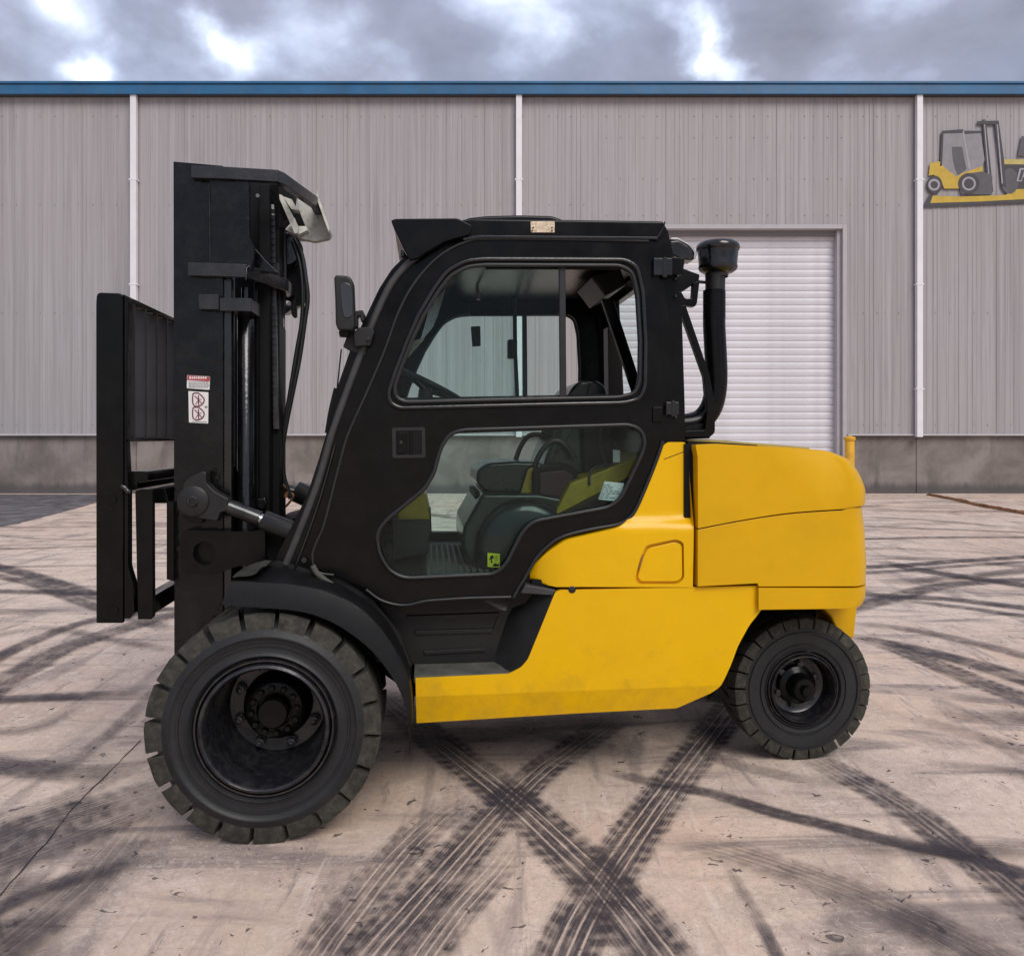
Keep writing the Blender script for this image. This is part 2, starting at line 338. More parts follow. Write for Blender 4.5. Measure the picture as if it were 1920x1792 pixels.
def inside(p, poly):
    x_, y_ = p; c = False; n = len(poly); j = n-1
    for i in range(n):
        xi, yi = poly[i]; xj, yj = poly[j]
        if (yi > y_) != (yj > y_) and x_ < (xj-xi)*(y_-yi)/(yj-yi+1e-12)+xi: c = not c
        j = i
    return c
def area(poly):
    return sum(poly[i-1][0]*poly[i][1]-poly[i][0]*poly[i-1][1] for i in range(len(poly)))/2
def add_prism(bm, poly, y0, y1, holes=(), grid=0, yfun=None, y1fun=None):
    """poly in (x, z); solid between y0 (near) and y1 (far)"""
    if not holes and not grid and yfun is None:
        a = [bm.verts.new((p[0], y0, p[1])) for p in poly]; b = [bm.verts.new((p[0], y1, p[1])) for p in poly]
        bm.faces.new(a); bm.faces.new(b[::-1]); n = len(poly)
        for i in range(n): bm.faces.new((a[i], a[(i+1) % n], b[(i+1) % n], b[i]))
        return
    verts = []; edges = []
    for lp in [poly]+list(holes):
        s = len(verts); verts += [Vector(p) for p in lp]; m_ = len(lp)
        edges += [(s+i, s+(i+1) % m_) for i in range(m_)]
    if grid:
        xs = [p[0] for p in poly]; zs = [p[1] for p in poly]
        x_ = min(xs)+grid*.5
        while x_ < max(xs):
            z_ = min(zs)+grid*.5
            while z_ < max(zs):
                if inside((x_, z_), poly) and not any(inside((x_, z_), h) for h in holes): verts.append(Vector((x_, z_)))
                z_ += grid
            x_ += grid
    vo, eo, fo, _, _, _ = geometry.delaunay_2d_cdt(verts, edges, [], 0, 1e-6)
    A = []; B = []
    for v in vo:
        ya = yfun(v.x, v.y) if yfun else y0
        A.append(bm.verts.new((v.x, ya, v.y))); B.append(bm.verts.new((v.x, y1fun(v.x, v.y) if y1fun else y1, v.y)))
    cnt = {}
    for f in fo:
        c = sum((vo[i] for i in f), Vector((0, 0)))/len(f)
        if not inside(c, poly) or any(inside(c, h) for h in holes): continue
        bm.faces.new([A[i] for i in f]); bm.faces.new([B[i] for i in reversed(f)])
        for k in range(len(f)):
            e_ = (f[k], f[(k+1) % len(f)]); key = tuple(sorted(e_)); cnt.setdefault(key, []).append(e_)
    for key, l in cnt.items():
        if len(l) == 1:
            i, j = l[0]; bm.faces.new((A[j], A[i], B[i], B[j]))
    for v in list(bm.verts):
        if not v.link_faces: bm.verts.remove(v)
def add_box(bm, a, b):
    x0, y0, z0 = a; x1, y1, z1 = b
    v = [bm.verts.new(p) for p in ((x0, y0, z0), (x1, y0, z0), (x1, y1, z0), (x0, y1, z0), (x0, y0, z1), (x1, y0, z1), (x1, y1, z1), (x0, y1, z1))]
    for f in ((0, 3, 2, 1), (4, 5, 6, 7), (0, 1, 5, 4), (1, 2, 6, 5), (2, 3, 7, 6), (3, 0, 4, 7)): bm.faces.new([v[i] for i in f])
def add_tube(bm, pts, r, n=10, closed=False, caps=True):
    pts = [Vector(p) for p in pts]; m_ = len(pts)
    rs = r if isinstance(r, (list, tuple)) else [r]*m_
    rings = []; up = None
    for i, p in enumerate(pts):
        if closed: d = pts[(i+1) % m_]-pts[i-1]
        else: d = pts[min(i+1, m_-1)]-pts[max(i-1, 0)]
        d.normalize()
        if up is None:
            up = Vector((0, 0, 1)) if abs(d.z) < .9 else Vector((1, 0, 0))
        s = d.cross(up).normalized(); up = s.cross(d).normalized()
        rings.append([bm.verts.new(p+(s*math.cos(2*math.pi*k/n)+up*math.sin(2*math.pi*k/n))*rs[i]) for k in range(n)])
    for i in range(m_ if closed else m_-1):
        a = rings[i]; b = rings[(i+1) % m_]
        if closed and i == m_-1:      # match the twist when closing
            k0 = min(range(n), key=lambda k: (a[0].co-b[k].co).length); b = b[k0:]+b[:k0]
        for k in range(n): bm.faces.new((a[k], a[(k+1) % n], b[(k+1) % n], b[k]))
    if caps and not closed:
        bm.faces.new(rings[0][::-1]); bm.faces.new(rings[-1])
def catmull(pts, sub=6, closed=False):
    pts = [Vector(p) for p in pts]; n = len(pts); res = []
    for i in range(n if closed else n-1):
        g = lambda k: pts[k % n] if closed else pts[max(0, min(n-1, k))]
        a, b, c, d = g(i-1), g(i), g(i+1), g(i+2)
        for k in range(sub):
            tt = k/sub
            res.append(.5*((2*b)+(c-a)*tt+(2*a-5*b+4*c-d)*tt*tt+(3*b-a-3*c+d)*tt**3))
    if not closed: res.append(pts[-1])
    return res
def add_lathe(bm, prof, c, n=64, axis='y', cap0=False, cap1=False):
    """prof: (radius, offset along the axis); c: centre"""
    c = Vector(c); rings = []
    for r, h in prof:
        ring = []
        for k in range(n):
            a = 2*math.pi*k/n
            if axis == 'y': p = Vector((r*math.cos(a), h, r*math.sin(a)))
            elif axis == 'z': p = Vector((r*math.cos(a), r*math.sin(a), h))
            else: p = Vector((h, r*math.cos(a), r*math.sin(a)))
            ring.append(bm.verts.new(c+p))
        rings.append(ring)
    for i in range(len(rings)-1):
        a, b = rings[i], rings[i+1]
        for k in range(n): bm.faces.new((a[k], a[(k+1) % n], b[(k+1) % n], b[k]))
    if cap0: bm.faces.new(rings[0])
    if cap1: bm.faces.new(rings[-1][::-1])
def add_hexhead(bm, c, r, h, n=6, axis='y'):
    add_lathe(bm, [(r, 0), (r, -h*.8), (r*.8, -h)], c, n, axis, True, True)

def empty(name, loc, rz=0):
    o = bpy.data.objects.new(name, None); COL.objects.link(o); o.location = loc; o.rotation_euler = (0, 0, rz); o.empty_display_size = .2
    return o
def tag(o, label=None, cat=None, group=None, kind=None):
    if label: o['label'] = label
    if cat: o['category'] = cat
    if group: o['group'] = group
    if kind: o['kind'] = kind
    return o

# ------------------------------------------------------------------ where the truck stands
YAW = R(6.0)
ca, sa = math.cos(YAW), math.sin(YAW)
near_front = Vector((-463*2.77/F, 2.77))         # outer face of the near drive wheel
yl_w = -.85
O = Vector((near_front.x + yl_w*sa*1.0, near_front.y - yl_w*ca, 0))
# world = O + Rz(YAW) * local  ->  local (0, -.85) must land on near_front
O = Vector((near_front.x-(-sa*yl_w), near_front.y-(ca*yl_w), 0))
CL = Vector((0-O.x, 0-O.y, CAMH)); CL = Vector((CL.x*ca+CL.y*sa, -CL.x*sa+CL.y*ca, CL.z))
def P(px, py, yl):
    d = Vector(((px-960)/F, 1, (HY-py)/F)); d = Vector((d.x*ca+d.y*sa, -d.x*sa+d.y*ca, d.z))
    t_ = (yl-CL.y)/d.y
    return CL+d*t_
def proj(l):
    wx_, wy_ = O.x+l.x*ca-l.y*sa, O.y+l.x*sa+l.y*ca
    return (960+F*wx_/wy_, HY-F*(l.z-CAMH)/wy_)
def P2(px, py, yl):
    v = P(px, py, yl); return (v.x, v.z)
def poly(pts, yl, r=0, seg=5):
    """outline given in photograph pixels, laid on the lengthwise plane y = yl of the truck"""
    return [P2(p[0], p[1], yl) for p in round_poly(pts, r, seg)]

def hgt(x_, y_):
    """gentle swell in the yard under the rear of the truck"""
    dx = (x_-1.35)/1.0; dy = max(0, abs(y_-4.1)-.7)/1.3
    return .055*math.exp(-(dx*dx+dy*dy)*.9)
def G(px, py):
    """pixel -> point on the yard"""
    h = 0
    for _ in range(6):
        t_ = (CAMH-h)*F/(py-HY); X, Y = (px-960)/F*t_, t_; h = hgt(X, Y)
    return Vector((X, Y, h))

# ------------------------------------------------------------------ yard
def axis_vals(lo, hi, step, far, grow=1.25):
    v = [lo+i*step for i in range(int((hi-lo)/step)+1)]
    s = step; a = lo
    L = []
    while a > -far: s *= grow; a -= s; L.append(a)
    s = step; b = v[-1]; Rr = []
    while b < far: s *= grow; b += s; Rr.append(b)
    return L[::-1]+v+Rr
xs = axis_vals(-2.0, 4.6, .1, 220); ys = axis_vals(1.0, 8.2, .1, 260)
verts = [(a, b, hgt(a, b)) for b in ys for a in xs]; nx = len(xs)
faces = [(j*nx+i, j*nx+i+1, (j+1)*nx+i+1, (j+1)*nx+i) for j in range(len(ys)-1) for i in range(nx-1)]
me = bpy.data.meshes.new('ground'); me.from_pydata(verts, [], faces)
ground = link(me, 'ground', 'ground', smooth=80); tag(ground, 'pinkish beige concrete yard with tyre marks', kind='structure')

layer = [0]
def strip(pts, width, strength=.8, mat='track', px=True, name='tyre_mark', lab=None):
    g_ = [G(*q) if px else Vector(q) for q in pts]
    if px:      # marks that leave the frame run on beyond it
        if not (0 < pts[0][0] < 1920 and pts[0][1] < 1792): g_.insert(0, g_[0]+(g_[0]-g_[1]).normalized()*1.3)
        if not (0 < pts[-1][0] < 1920 and pts[-1][1] < 1792): g_.append(g_[-1]+(g_[-1]-g_[-2]).normalized()*1.3)
    p = catmull(g_, 10)
    # resample evenly
    res = [p[0]]; acc = 0
    for i in range(1, len(p)):
        acc += (p[i]-p[i-1]).length
        if acc > .09: res.append(p[i]); acc = 0
    p = res; layer[0] += 1; zo = .0024+.0003*layer[0]
    V = []; UV = []; Fc = []; L = 0
    nv = 3
    for i, q in enumerate(p):
        d = (p[min(i+1, len(p)-1)]-p[max(i-1, 0)]); d.z = 0; d.normalize(); s = Vector((-d.y, d.x, 0))
        if i: L += (q-p[i-1]).length
        w = width[0]+(width[1]-width[0])*i/(len(p)-1) if isinstance(width, tuple) else width
        for k in range(nv):
            a = q+s*w*(k/(nv-1)-.5); V.append((a.x, a.y, hgt(a.x, a.y)+zo)); UV.append((L, k/(nv-1)))
    for i in range(len(p)-1):
        for k in range(nv-1): Fc.append((i*nv+k, i*nv+k+1, (i+1)*nv+k+1, (i+1)*nv+k))
    me = bpy.data.meshes.new(name); me.from_pydata(V, [], Fc)
    ul = me.uv_layers.new(name='UVMap')
    for lp in me.loops: ul.data[lp.index].uv = UV[lp.vertex_index]
    o = link(me, name, mat, ground, smooth=0); o.color = (strength, L/100, 0, 1)
    return o
TR = [
 ([(700, 1290), (760, 1342), (860, 1422), (960, 1500), (1060, 1592), (1140, 1672), (1235, 1792), (1330, 1930)], .24, 1.15, 'track'),
 ([(1425, 1262), (1370, 1330), (1300, 1420), (1235, 1505), (1160, 1612), (1105, 1700), (1060, 1792), (1020, 1900)], .22, .95, 'track'),
 ([(1190, 1330), (1110, 1378), (1010, 1450), (930, 1530), (850, 1620), (760, 1720), (690, 1800), (620, 1900)], .21, .85, 'track'),
 ([(905, 1480), (830, 1525), (740, 1612), (670, 1700), (600, 1792), (540, 1900)], .20, .62, 'track'),
 ([(985, 1560), (920, 1640), (860, 1705), (790, 1800), (740, 1880)], .17, .70, 'track'),
 ([(1480, 1395), (1560, 1440), (1640, 1482), (1720, 1532), (1800, 1592), (1880, 1655), (1990, 1750)], .19, .95, 'track'),
 ([(1090, 1430), (1200, 1462), (1340, 1490), (1450, 1524), (1560, 1550), (1680, 1580), (1800, 1605), (1960, 1650)], .10, .9, 'skid'),
 ([(1180, 1360), (1290, 1400), (1400, 1440), (1560, 1470), (1700, 1480)], .12, .35, 'skid'),
 ([(1560, 1185), (1700, 1213), (1800, 1238), (1960, 1285)], (.20, .42), .95, 'skid'),
 ([(1560, 1190), (1650, 1206), (1740, 1240), (1830, 1278), (1960, 1325)], .26, .9, 'track'),
 ([(1560, 1066), (1700, 1060), (1800, 1052), (1960, 1042)], .28, 1.0, 'skid'),
 ([(1560, 1078), (1700, 1070), (1790, 1062), (1960, 1052)], .22, .7, 'skid'),
 ([(1640, 1050), (1730, 1070), (1830, 1085), (1960, 1104)], .34, .95, 'skid'),
 ([(1560, 1150), (1680, 1120), (1760, 1100), (1860, 1090), (1960, 1086)], .3, .8, 'skid'),
 ([(1560, 1105), (1660, 1118), (1780, 1124), (1960, 1145)], .28, .95, 'skid'),
 ([(1650, 1122), (1780, 1136), (1960, 1162)], .2, .75, 'skid'),
 ([(1560, 1165), (1700, 1180), (1820, 1205), (1960, 1240)], .22, .6, 'skid'),
 ([(1560, 1012), (1750, 1008), (1960, 1008)], .3, .6, 'skid'),
 ([(1560, 985), (1750, 992), (1960, 1000)], .3, .5, 'skid'),
 ([(1600, 970), (1720, 974), (1900, 990)], .4, .4, 'skid'),
 ([(1630, 1335), (1720, 1350), (1820, 1378), (1960, 1420)], .16, .5, 'track'),
 ([(1700, 1420), (1800, 1438), (1960, 1458)], .14, .5, 'skid'),
 ([(1440, 1598), (1560, 1650), (1700, 1722), (1850, 1812), (1960, 1890)], .24, .42, 'track'),
 ([(1345, 1590), (1378, 1650), (1425, 1730), (1475, 1830)], .05, .8, 'skid'),
 ([(1560, 1620), (1580, 1700), (1590, 1800)], .12, .30, 'skid'),
 ([(-60, 1050), (40, 1075), (110, 1096), (180, 1118), (330, 1150)], .28, .95, 'skid'),
 ([(-60, 1070), (60, 1095), (130, 1122), (200, 1145), (330, 1185)], .20, .8, 'skid'),
 ([(-60, 1108), (60, 1111), (180, 1113), (330, 1108)], .24, .85, 'skid'),
 ([(-60, 1065), (100, 1062), (200, 1060), (420, 1052)], .12, .5, 'skid'),
 ([(-60, 1030), (80, 1028), (200, 1024), (420, 1020)], .16, .55, 'skid'),
 ([(-60, 1000), (100, 1012), (220, 1012), (420, 1018)], .14, .5, 'skid'),
 ([(-60, 1268), (0, 1232), (60, 1204), (120, 1180), (180, 1163), (290, 1146), (420, 1134)], .18, .85, 'skid'),
 ([(-60, 1330), (0, 1285), (60, 1250), (120, 1217), (200, 1190), (300, 1160), (420, 1130)], .24, 1.0, 'track'),
 ([(-60, 1318), (100, 1309), (220, 1304), (330, 1300)], .17, .95, 'skid'),
 ([(-60, 1430), (60, 1446), (150, 1454), (280, 1440), (360, 1430)], .22, .75, 'skid'),
 ([(-60, 1610), (60, 1556), (180, 1518), (300, 1480), (380, 1450)], .26, .9, 'track'),
 ([(-60, 1560), (40, 1530), (130, 1500), (240, 1440), (300, 1400)], .16, .45, 'track'),
 ([(-60, 1740), (60, 1680), (150, 1650), (300, 1612), (440, 1590)], .10, .8, 'skid'),
 ([(-80, 1700), (20, 1690), (120, 1700), (200, 1690)], .35, .7, 'skid'),
 ([(-80, 1790), (10, 1770), (60, 1730), (110, 1700)], .40, .9, 'skid'),
 ([(700, 1400), (900, 1380), (1100, 1355), (1300, 1350)], .3, .5, 'skid'),
 ([(900, 1350), (1100, 1400), (1250, 1440)], .14, .6, 'skid'),
 ([(1500, 1030), (1700, 1030), (1900, 1040)], .2, .35, 'skid'),
 ([(780, 960), (880, 975), (1000, 968)], .3, .5, 'skid'),
]
TR += [
 ([(-80, 1660), (60, 1606), (180, 1560), (300, 1512), (400, 1470)], .20, .75, 'track'),
 ([(-80, 1850), (60, 1745), (160, 1660), (230, 1580), (290, 1500)], .22, .6, 'track'),
 ([(-80, 1780), (0, 1760), (120, 1735), (260, 1690)], .22, .85, 'skid'),
 ([(-80, 1860), (40, 1810), (150, 1780), (280, 1760)], .16, .6, 'skid'),
 ([(80, 1480), (180, 1400), (260, 1330), (330, 1260)], .10, .55, 'skid'),
 ([(-60, 1380), (60, 1370), (140, 1330), (180, 1300)], .12, .7, 'track'),
 ([(-60, 1205), (80, 1180), (200, 1200), (360, 1230)], .14, .45, 'skid'),
 ([(-60, 1150), (60, 1148), (180, 1140)], .22, .45, 'skid'),
 ([(-60, 985), (60, 990), (240, 986), (420, 990)], .2, .6, 'skid'),
 ([(330, 1255), (300, 1330), (230, 1400)], .08, .4, 'skid'),
 ([(1180, 1575), (1320, 1590), (1480, 1640), (1640, 1700), (1800, 1770), (1960, 1850)], .16, .55, 'track'),
 ([(1480, 1560), (1600, 1590), (1700, 1600), (1960, 1600)], .12, .5, 'skid'),
 ([(1640, 1540), (1650, 1620), (1670, 1700)], .12, .5, 'skid'),
 ([(1700, 1330), (1800, 1345), (1960, 1350)], .22, .75, 'skid'),
 ([(1620, 1290), (1760, 1306), (1960, 1330)], .10, .5, 'skid'),
 ([(1640, 1095), (1750, 1088), (1960, 1068)], .3, .75, 'skid'),
 ([(1600, 1040), (1700, 1048), (1800, 1052), (1960, 1068)], .25, .6, 'skid'),
 ([(1600, 955), (1760, 960), (1960, 958)], .4, .5, 'skid'),
 ([(1050, 1700), (1150, 1760), (1250, 1850)], .12, .4, 'skid'),
 ([(880, 1790), (960, 1730), (1060, 1690)], .10, .3, 'skid'),
 ([(500, 1720), (640, 1690), (760, 1640)], .16, .3, 'skid'),
 ([(150, 1640), (260, 1600), (380, 1580), (500, 1575)], .12, .5, 'skid'),
]
for p_, w_, s_, m_ in TR: strip(p_, w_, min(1.0, s_*1.1), m_)
rr = random.Random(3)
for i in range(26):             # fainter old marks further off
    X = rr.uniform(-9, 10); Y = rr.uniform(7.5, 17.5); a = rr.uniform(-.7, .7); L_ = rr.uniform(1.5, 5)
    pts = [(X+math.cos(a+k*.12*rr.uniform(-1, 1))*L_*k/4, Y+math.sin(a)*L_*k/4+.1*rr.uniform(-1, 1), 0) for k in range(5)]
    strip(pts, rr.uniform(.15, .3), rr.uniform(.3, .75), 'skid', px=False)
# hairline crack
cp = catmull([G(*q) for q in [(264, 1388), (200, 1452), (140, 1512), (95, 1570), (60, 1610), (-10, 1690)]], 14)
bm = bmesh.new(); prev = None
for i, q in enumerate(cp):
    w = .003+.002*noise.noise(q*9); j = Vector((noise.noise(q*14), noise.noise(q*14+Vector((9, 3, 1))), 0))*.005
    a = bm.verts.new((q.x-w+j.x, q.y+w+j.y, .0022)); b = bm.verts.new((q.x+w+j.x, q.y-w+j.y, .0022))
    if prev: bm.faces.new((prev[0], prev[1], b, a))
    prev = (a, b)
bm_obj(bm, 'crack', 'crack', ground, smooth=0)
# asphalt patches
def flat_patch(name, pts, mat, z=.004, rag=.05):
    p = []
    n = len(pts)
    for i in range(n):
        a, b = G(*pts[i]), G(*pts[(i+1) % n]); m_ = max(2, int((b-a).length/.15))
        for k in range(m_):
            q = a.lerp(b, k/m_); q += Vector((noise.noise(q*5), noise.noise(q*5+Vector((5, 5, 5))), 0))*rag
            p.append((q.x, q.y, z))
    bm = bmesh.new(); bm.faces.new([bm.verts.new(q) for q in p]); bmesh.ops.triangulate(bm, faces=bm.faces)
    return bm_obj(bm, name, mat, ground, smooth=0)
flat_patch('asphalt_patch', [(-700, 927), (182, 927), (186, 941), (110, 962), (40, 980), (-40, 995), (-900, 1090)], 'asphalt', .005, .08)
flat_patch('asphalt_patch', [(1858, 1618), (1885, 1640), (1960, 1700), (2050, 1760), (2080, 1900), (1960, 1800), (1905, 1722), (1880, 1672)], 'asphalt', .02, .01)

# ------------------------------------------------------------------ warehouse
D = 20.14
def wx(px, d=D): return (px-960)/F*d
def wz(py, d=D): return CAMH+(HY-py)/F*d
wh = empty('warehouse', (0, D, 0))
tag(wh, 'long grey ribbed metal warehouse with blue eave band behind the forklift', 'building')
def wpart(bm, name, mat, parent=wh, **k):
    o = bm_obj(bm, name, mat, parent, **k)
    if parent is wh: o.matrix_parent_inverse = wh.matrix_world.inverted() if False else Matrix.Translation((0, -D, 0))
    return o
YC = D-.10                        # flat of the cladding
ZB = wz(815, YC); ZE = 9.95
x_lo, x_hi = -21.0, 21.0
dx0, dx1 = wx(1110, YC), wx(1579, YC); dz1 = wz(430, YC)
# plinth, in cast lengths
edges_x = [x_lo, -14.4, wx(255), -4.6, dx0-.12]
edges_r = [dx1+.12, wx(1718), 15.2, x_hi]
bmseg = []
for E in (edges_x, edges_r):
    for a, b in zip(E[:-1], E[1:]):
        bm = bmesh.new(); add_box(bm, (a+.006, D, -.2), (b-.006, D+.4, ZB+.04)); wpart(bm, 'plinth', 'plinth', bevel=.012)
# cladding sheets
def sheet_mesh(w, h, seed=0):
    bm = bmesh.new(); jr = random.Random(seed*7+1); prof = [(.001, 0), (.012, 0)]; x_ = .012
    while x_ < w-.20:
        x_ += jr.choice((.05, .08, .12, .17, .22)); k = jr.choice((0, 0, 1, 2))
        if x_ > w-.09: break
        if k == 0: prof += [(x_, 0), (x_+.010, -.007), (x_+.034, -.007), (x_+.044, 0)]; x_ += .044
        elif k == 1: prof += [(x_, 0), (x_+.014, -.014), (x_+.040, -.014), (x_+.054, 0)]; x_ += .054
        else: prof += [(x_, 0), (x_+.005, .005), (x_+.013, .005), (x_+.018, 0)]; x_ += .018
    prof.append((w-.001, 0))
    lo = [bm.verts.new((x_, y_, 0)) for x_, y_ in prof]; hi = [bm.verts.new((x_, y_, h)) for x_, y_ in prof]
    lb = [bm.verts.new((x_, .02, 0)) for x_, y_ in (prof[0], prof[-1])]; hb = [bm.verts.new((x_, .02, h)) for x_, y_ in (prof[0], prof[-1])]
    for i in range(len(prof)-1): bm.faces.new((lo[i], lo[i+1], hi[i+1], hi[i]))
    for zz in (.25, h*.36, h*.68, h-.5):
        for xq in (w*.12, w*.5, w*.88): add_box(bm, (xq-.012, -.016, zz-.012), (xq+.012, -.001, zz+.012))
    bm.faces.new((lb[0], lo[0], hi[0], hb[0])); bm.faces.new((lo[-1], lb[1], hb[1], hi[-1]))
    bm.normal_update()
    me = bpy.data.meshes.new('wall_sheet'); bm.to_mesh(me); bm.free(); me.materials.append(M['clad'])
    return me
cache = {}
def sheet(x0, w, z0, z1):
    vr = random.Random(int(x0*100)).randrange(5); k = (round(w, 3), round(z1-z0, 3), vr)
    if k not in cache: cache[k] = sheet_mesh(w, z1-z0, vr)
    o = bpy.data.objects.new('wall_sheet', cache[k]); COL.objects.link(o); o.parent = wh; o.location = (x0, YC-D, z0)
pipes = [-19.0, wx(255, YC), wx(973, YC), wx(1719, YC), 19.6]
bays = [x_lo]+pipes+[x_hi]
for a, b in zip(bays[:-1], bays[1:]):
    segs = [(a, b, ZB)]
    if a < dx0 < b: segs = [(a, dx0-.1, ZB), (dx0-.1, dx1+.1, dz1+.1), (dx1+.1, b, ZB)]
    for p0, p1, z0 in segs:
        n_ = max(1, round((p1-p0)/.92)); w = (p1-p0)/n_
        for i in range(n_): sheet(p0+i*w, w, z0, ZE)
# backing wall behind the sheets (so that no joint shows daylight)
bm = bmesh.new()
for a in ((x_lo, dx0-.1, ZB+.04, ZE), (dx0-.1, dx1+.1, dz1+.1, ZE), (dx1+.1, x_hi, ZB+.04, ZE)):
    add_box(bm, (a[0], YC+.03, a[2]), (a[1], D+.4, a[3]))
for a, b in ((x_lo, x_lo+.3), (x_hi-.3, x_hi)): add_box(bm, (a, D+.41, 0), (b, D+26, ZE))
add_box(bm, (x_lo, D+26.01, 0), (x_hi, D+26.3, ZE))
add_box(bm, (x_lo, D+.41, -.3), (x_hi, D+26, -.1))
wpart(bm, 'wall_core', 'joint', smooth=0)
# drip flashing under the sheets
for a, b in ((x_lo, dx0-.14), (dx1+.14, x_hi)):
    bm = bmesh.new(); add_box(bm, (a, YC-.04, ZB-.022), (b, YC-.002, ZB+.012)); wpart(bm, 'drip_flashing', 'trimm', bevel=.004)
# downpipes
for p_ in pipes:
    bm = bmesh.new(); add_box(bm, (p_-.075, YC-.17, ZB-.06), (p_+.075, YC-.045, ZE-.005))
    o = wpart(bm, 'downpipe', 'trimw', bevel=.012)
    for z_ in (2.6, 5.2, 7.8):
        bm = bmesh.new(); add_box(bm, (p_-.10, YC-.176, z_), (p_+.10, YC-.034, z_+.035)); b2 = bm_obj(bm, 'pipe_clip', 'trimw', o)
# eave: fascia, soffit, roof
YF = D-.32
bm = bmesh.new(); add_prism(bm, [(x_lo-.3, wz(176.5, YF)), (x_hi+.3, wz(176.5, YF)), (x_hi+.3, wz(158, YF)), (x_lo-.3, wz(158, YF))], YF, YF+.05)
wpart(bm, 'fascia', 'blue', bevel=.01)
bm = bmesh.new(); add_prism(bm, [(x_lo-.3, wz(158, YF)+.003), (x_hi+.3, wz(158, YF)+.003), (x_hi+.3, wz(153, YF)), (x_lo-.3, wz(153, YF))], YF-.035, YF+.12)
wpart(bm, 'roof_edge_trim', 'blue', bevel=.012)
bm = bmesh.new(); add_box(bm, (x_lo-.3, YF+.052, wz(176.5, YF)+.004), (x_hi+.3, YC+.3, wz(176.5, YF)+.03)); wpart(bm, 'soffit', 'soffit', smooth=0)
bm = bmesh.new()
v = [bm.verts.new(p) for p in ((x_lo-.3, YF+.13, 10.12), (x_hi+.3, YF+.13, 10.12), (x_hi+.3, D+13, 11.2), (x_lo-.3, D+13, 11.2), (x_hi+.3, D+26.4, 10.1), (x_lo-.3, D+26.4, 10.1))]
bm.faces.new((v[0], v[1], v[2], v[3])); bm.faces.new((v[3], v[2], v[4], v[5]))
v2 = [bm.verts.new(q.co-Vector((0, 0, .1))) for q in v]
bm.faces.new((v2[3], v2[2], v2[1], v2[0])); bm.faces.new((v2[5], v2[4], v2[2], v2[3]))
for i, j in ((0, 1), (1, 2), (2, 4), (4, 5), (5, 3), (3, 0)): bm.faces.new((v[i], v[j], v2[j], v2[i]))
wpart(bm, 'roof', 'trimg', smooth=0)
# roller door
for a, b in ((dx0-.1, dx0), (dx1, dx1+.1)):
    bm = bmesh.new(); add_box(bm, (a, YC-.05, 0), (b, D+.32, dz1+.1)); wpart(bm, 'door_jamb', 'trimg', bevel=.008)
bm = bmesh.new(); add_box(bm, (dx0+.002, YC-.053, dz1), (dx1-.002, D+.32, dz1+.103)); wpart(bm, 'door_head', 'trimg', bevel=.008)
bm = bmesh.new(); add_box(bm, (dx1-.10, YC+.06, 0), (dx1-.003, D+.2, dz1-.003)); wpart(bm, 'door_guide', 'trimg', bevel=.006)
bm = bmesh.new(); add_box(bm, (dx0+.003, YC+.06, 0), (dx0+.10, D+.2, dz1-.003)); wpart(bm, 'door_guide', 'trimg', bevel=.006)
bm = bmesh.new(); add_box(bm, (dx0+.102, D+.06, dz1-.12), (dx1-.102, D+.3, dz1-.004)); wpart(bm, 'door_hood', 'joint')
sh = .181
def slat_mesh():
    bm = bmesh.new(); pr = [(0, .016), (.008, .000), (.03, -.006), (.10, -.010), (.160, -.006), (.174, .002), (.181, .016)]
    w0, w1 = dx0+.06, dx1-.06
    a = [bm.verts.new((w0, y_, z_)) for z_, y_ in pr]; b = [bm.verts.new((w1, y_, z_)) for z_, y_ in pr]
    for i in range(len(pr)-1): bm.faces.new((a[i], b[i], b[i+1], a[i+1]))
    bm.faces.new(a); bm.faces.new(b[::-1]); bm.faces.new((a[-1], b[-1], b[0], a[0]))
    bmesh.ops.recalc_face_normals(bm, faces=bm.faces)
    me = bpy.data.meshes.new('door_slat'); bm.to_mesh(me); bm.free(); me.materials.append(M['slat']); me.shade_smooth(); me.set_sharp_from_angle(angle=R(35)); return me
door = empty('roller_door', (0, .18, 0)); door.parent = wh
sm = slat_mesh(); z_ = .06; jr = random.Random(5)
while z_ < dz1-.1:
    o = bpy.data.objects.new('door_slat', sm); COL.objects.link(o); o.parent = door; o.location = (0, jr.uniform(-.003, .003), z_); z_ += sh
bm = bmesh.new(); add_box(bm, (dx0+.06, -.03, .005), (dx1-.06, .03, .058)); bm_obj(bm, 'bottom_rail', 'trimg', door)

# bollard by the door
bx = wx(1593, 19.5)
bo = empty('bollard', (bx, 19.5, 0)); tag(bo, 'yellow steel bollard at the right corner of the roller door', 'bollard')
bm = bmesh.new(); add_lathe(bm, [(.115, 0), (.115, 1.38), (.10, 1.42), (.05, 1.45)], (0, 0, 0), 24, 'z', True, True); bm_obj(bm, 'post', 'bollard', bo)
bm = bmesh.new(); add_lathe(bm, [(.135, 1.34), (.14, 1.36), (.14, 1.40), (.12, 1.425)], (0, 0, 0), 24, 'z', True, True); bm_obj(bm, 'cap', 'bollard', bo)
bm = bmesh.new(); add_box(bm, (-.17, -.17, .002), (.17, .17, .03)); bm_obj(bm, 'base_plate', 'bollard', bo, bevel=.004)

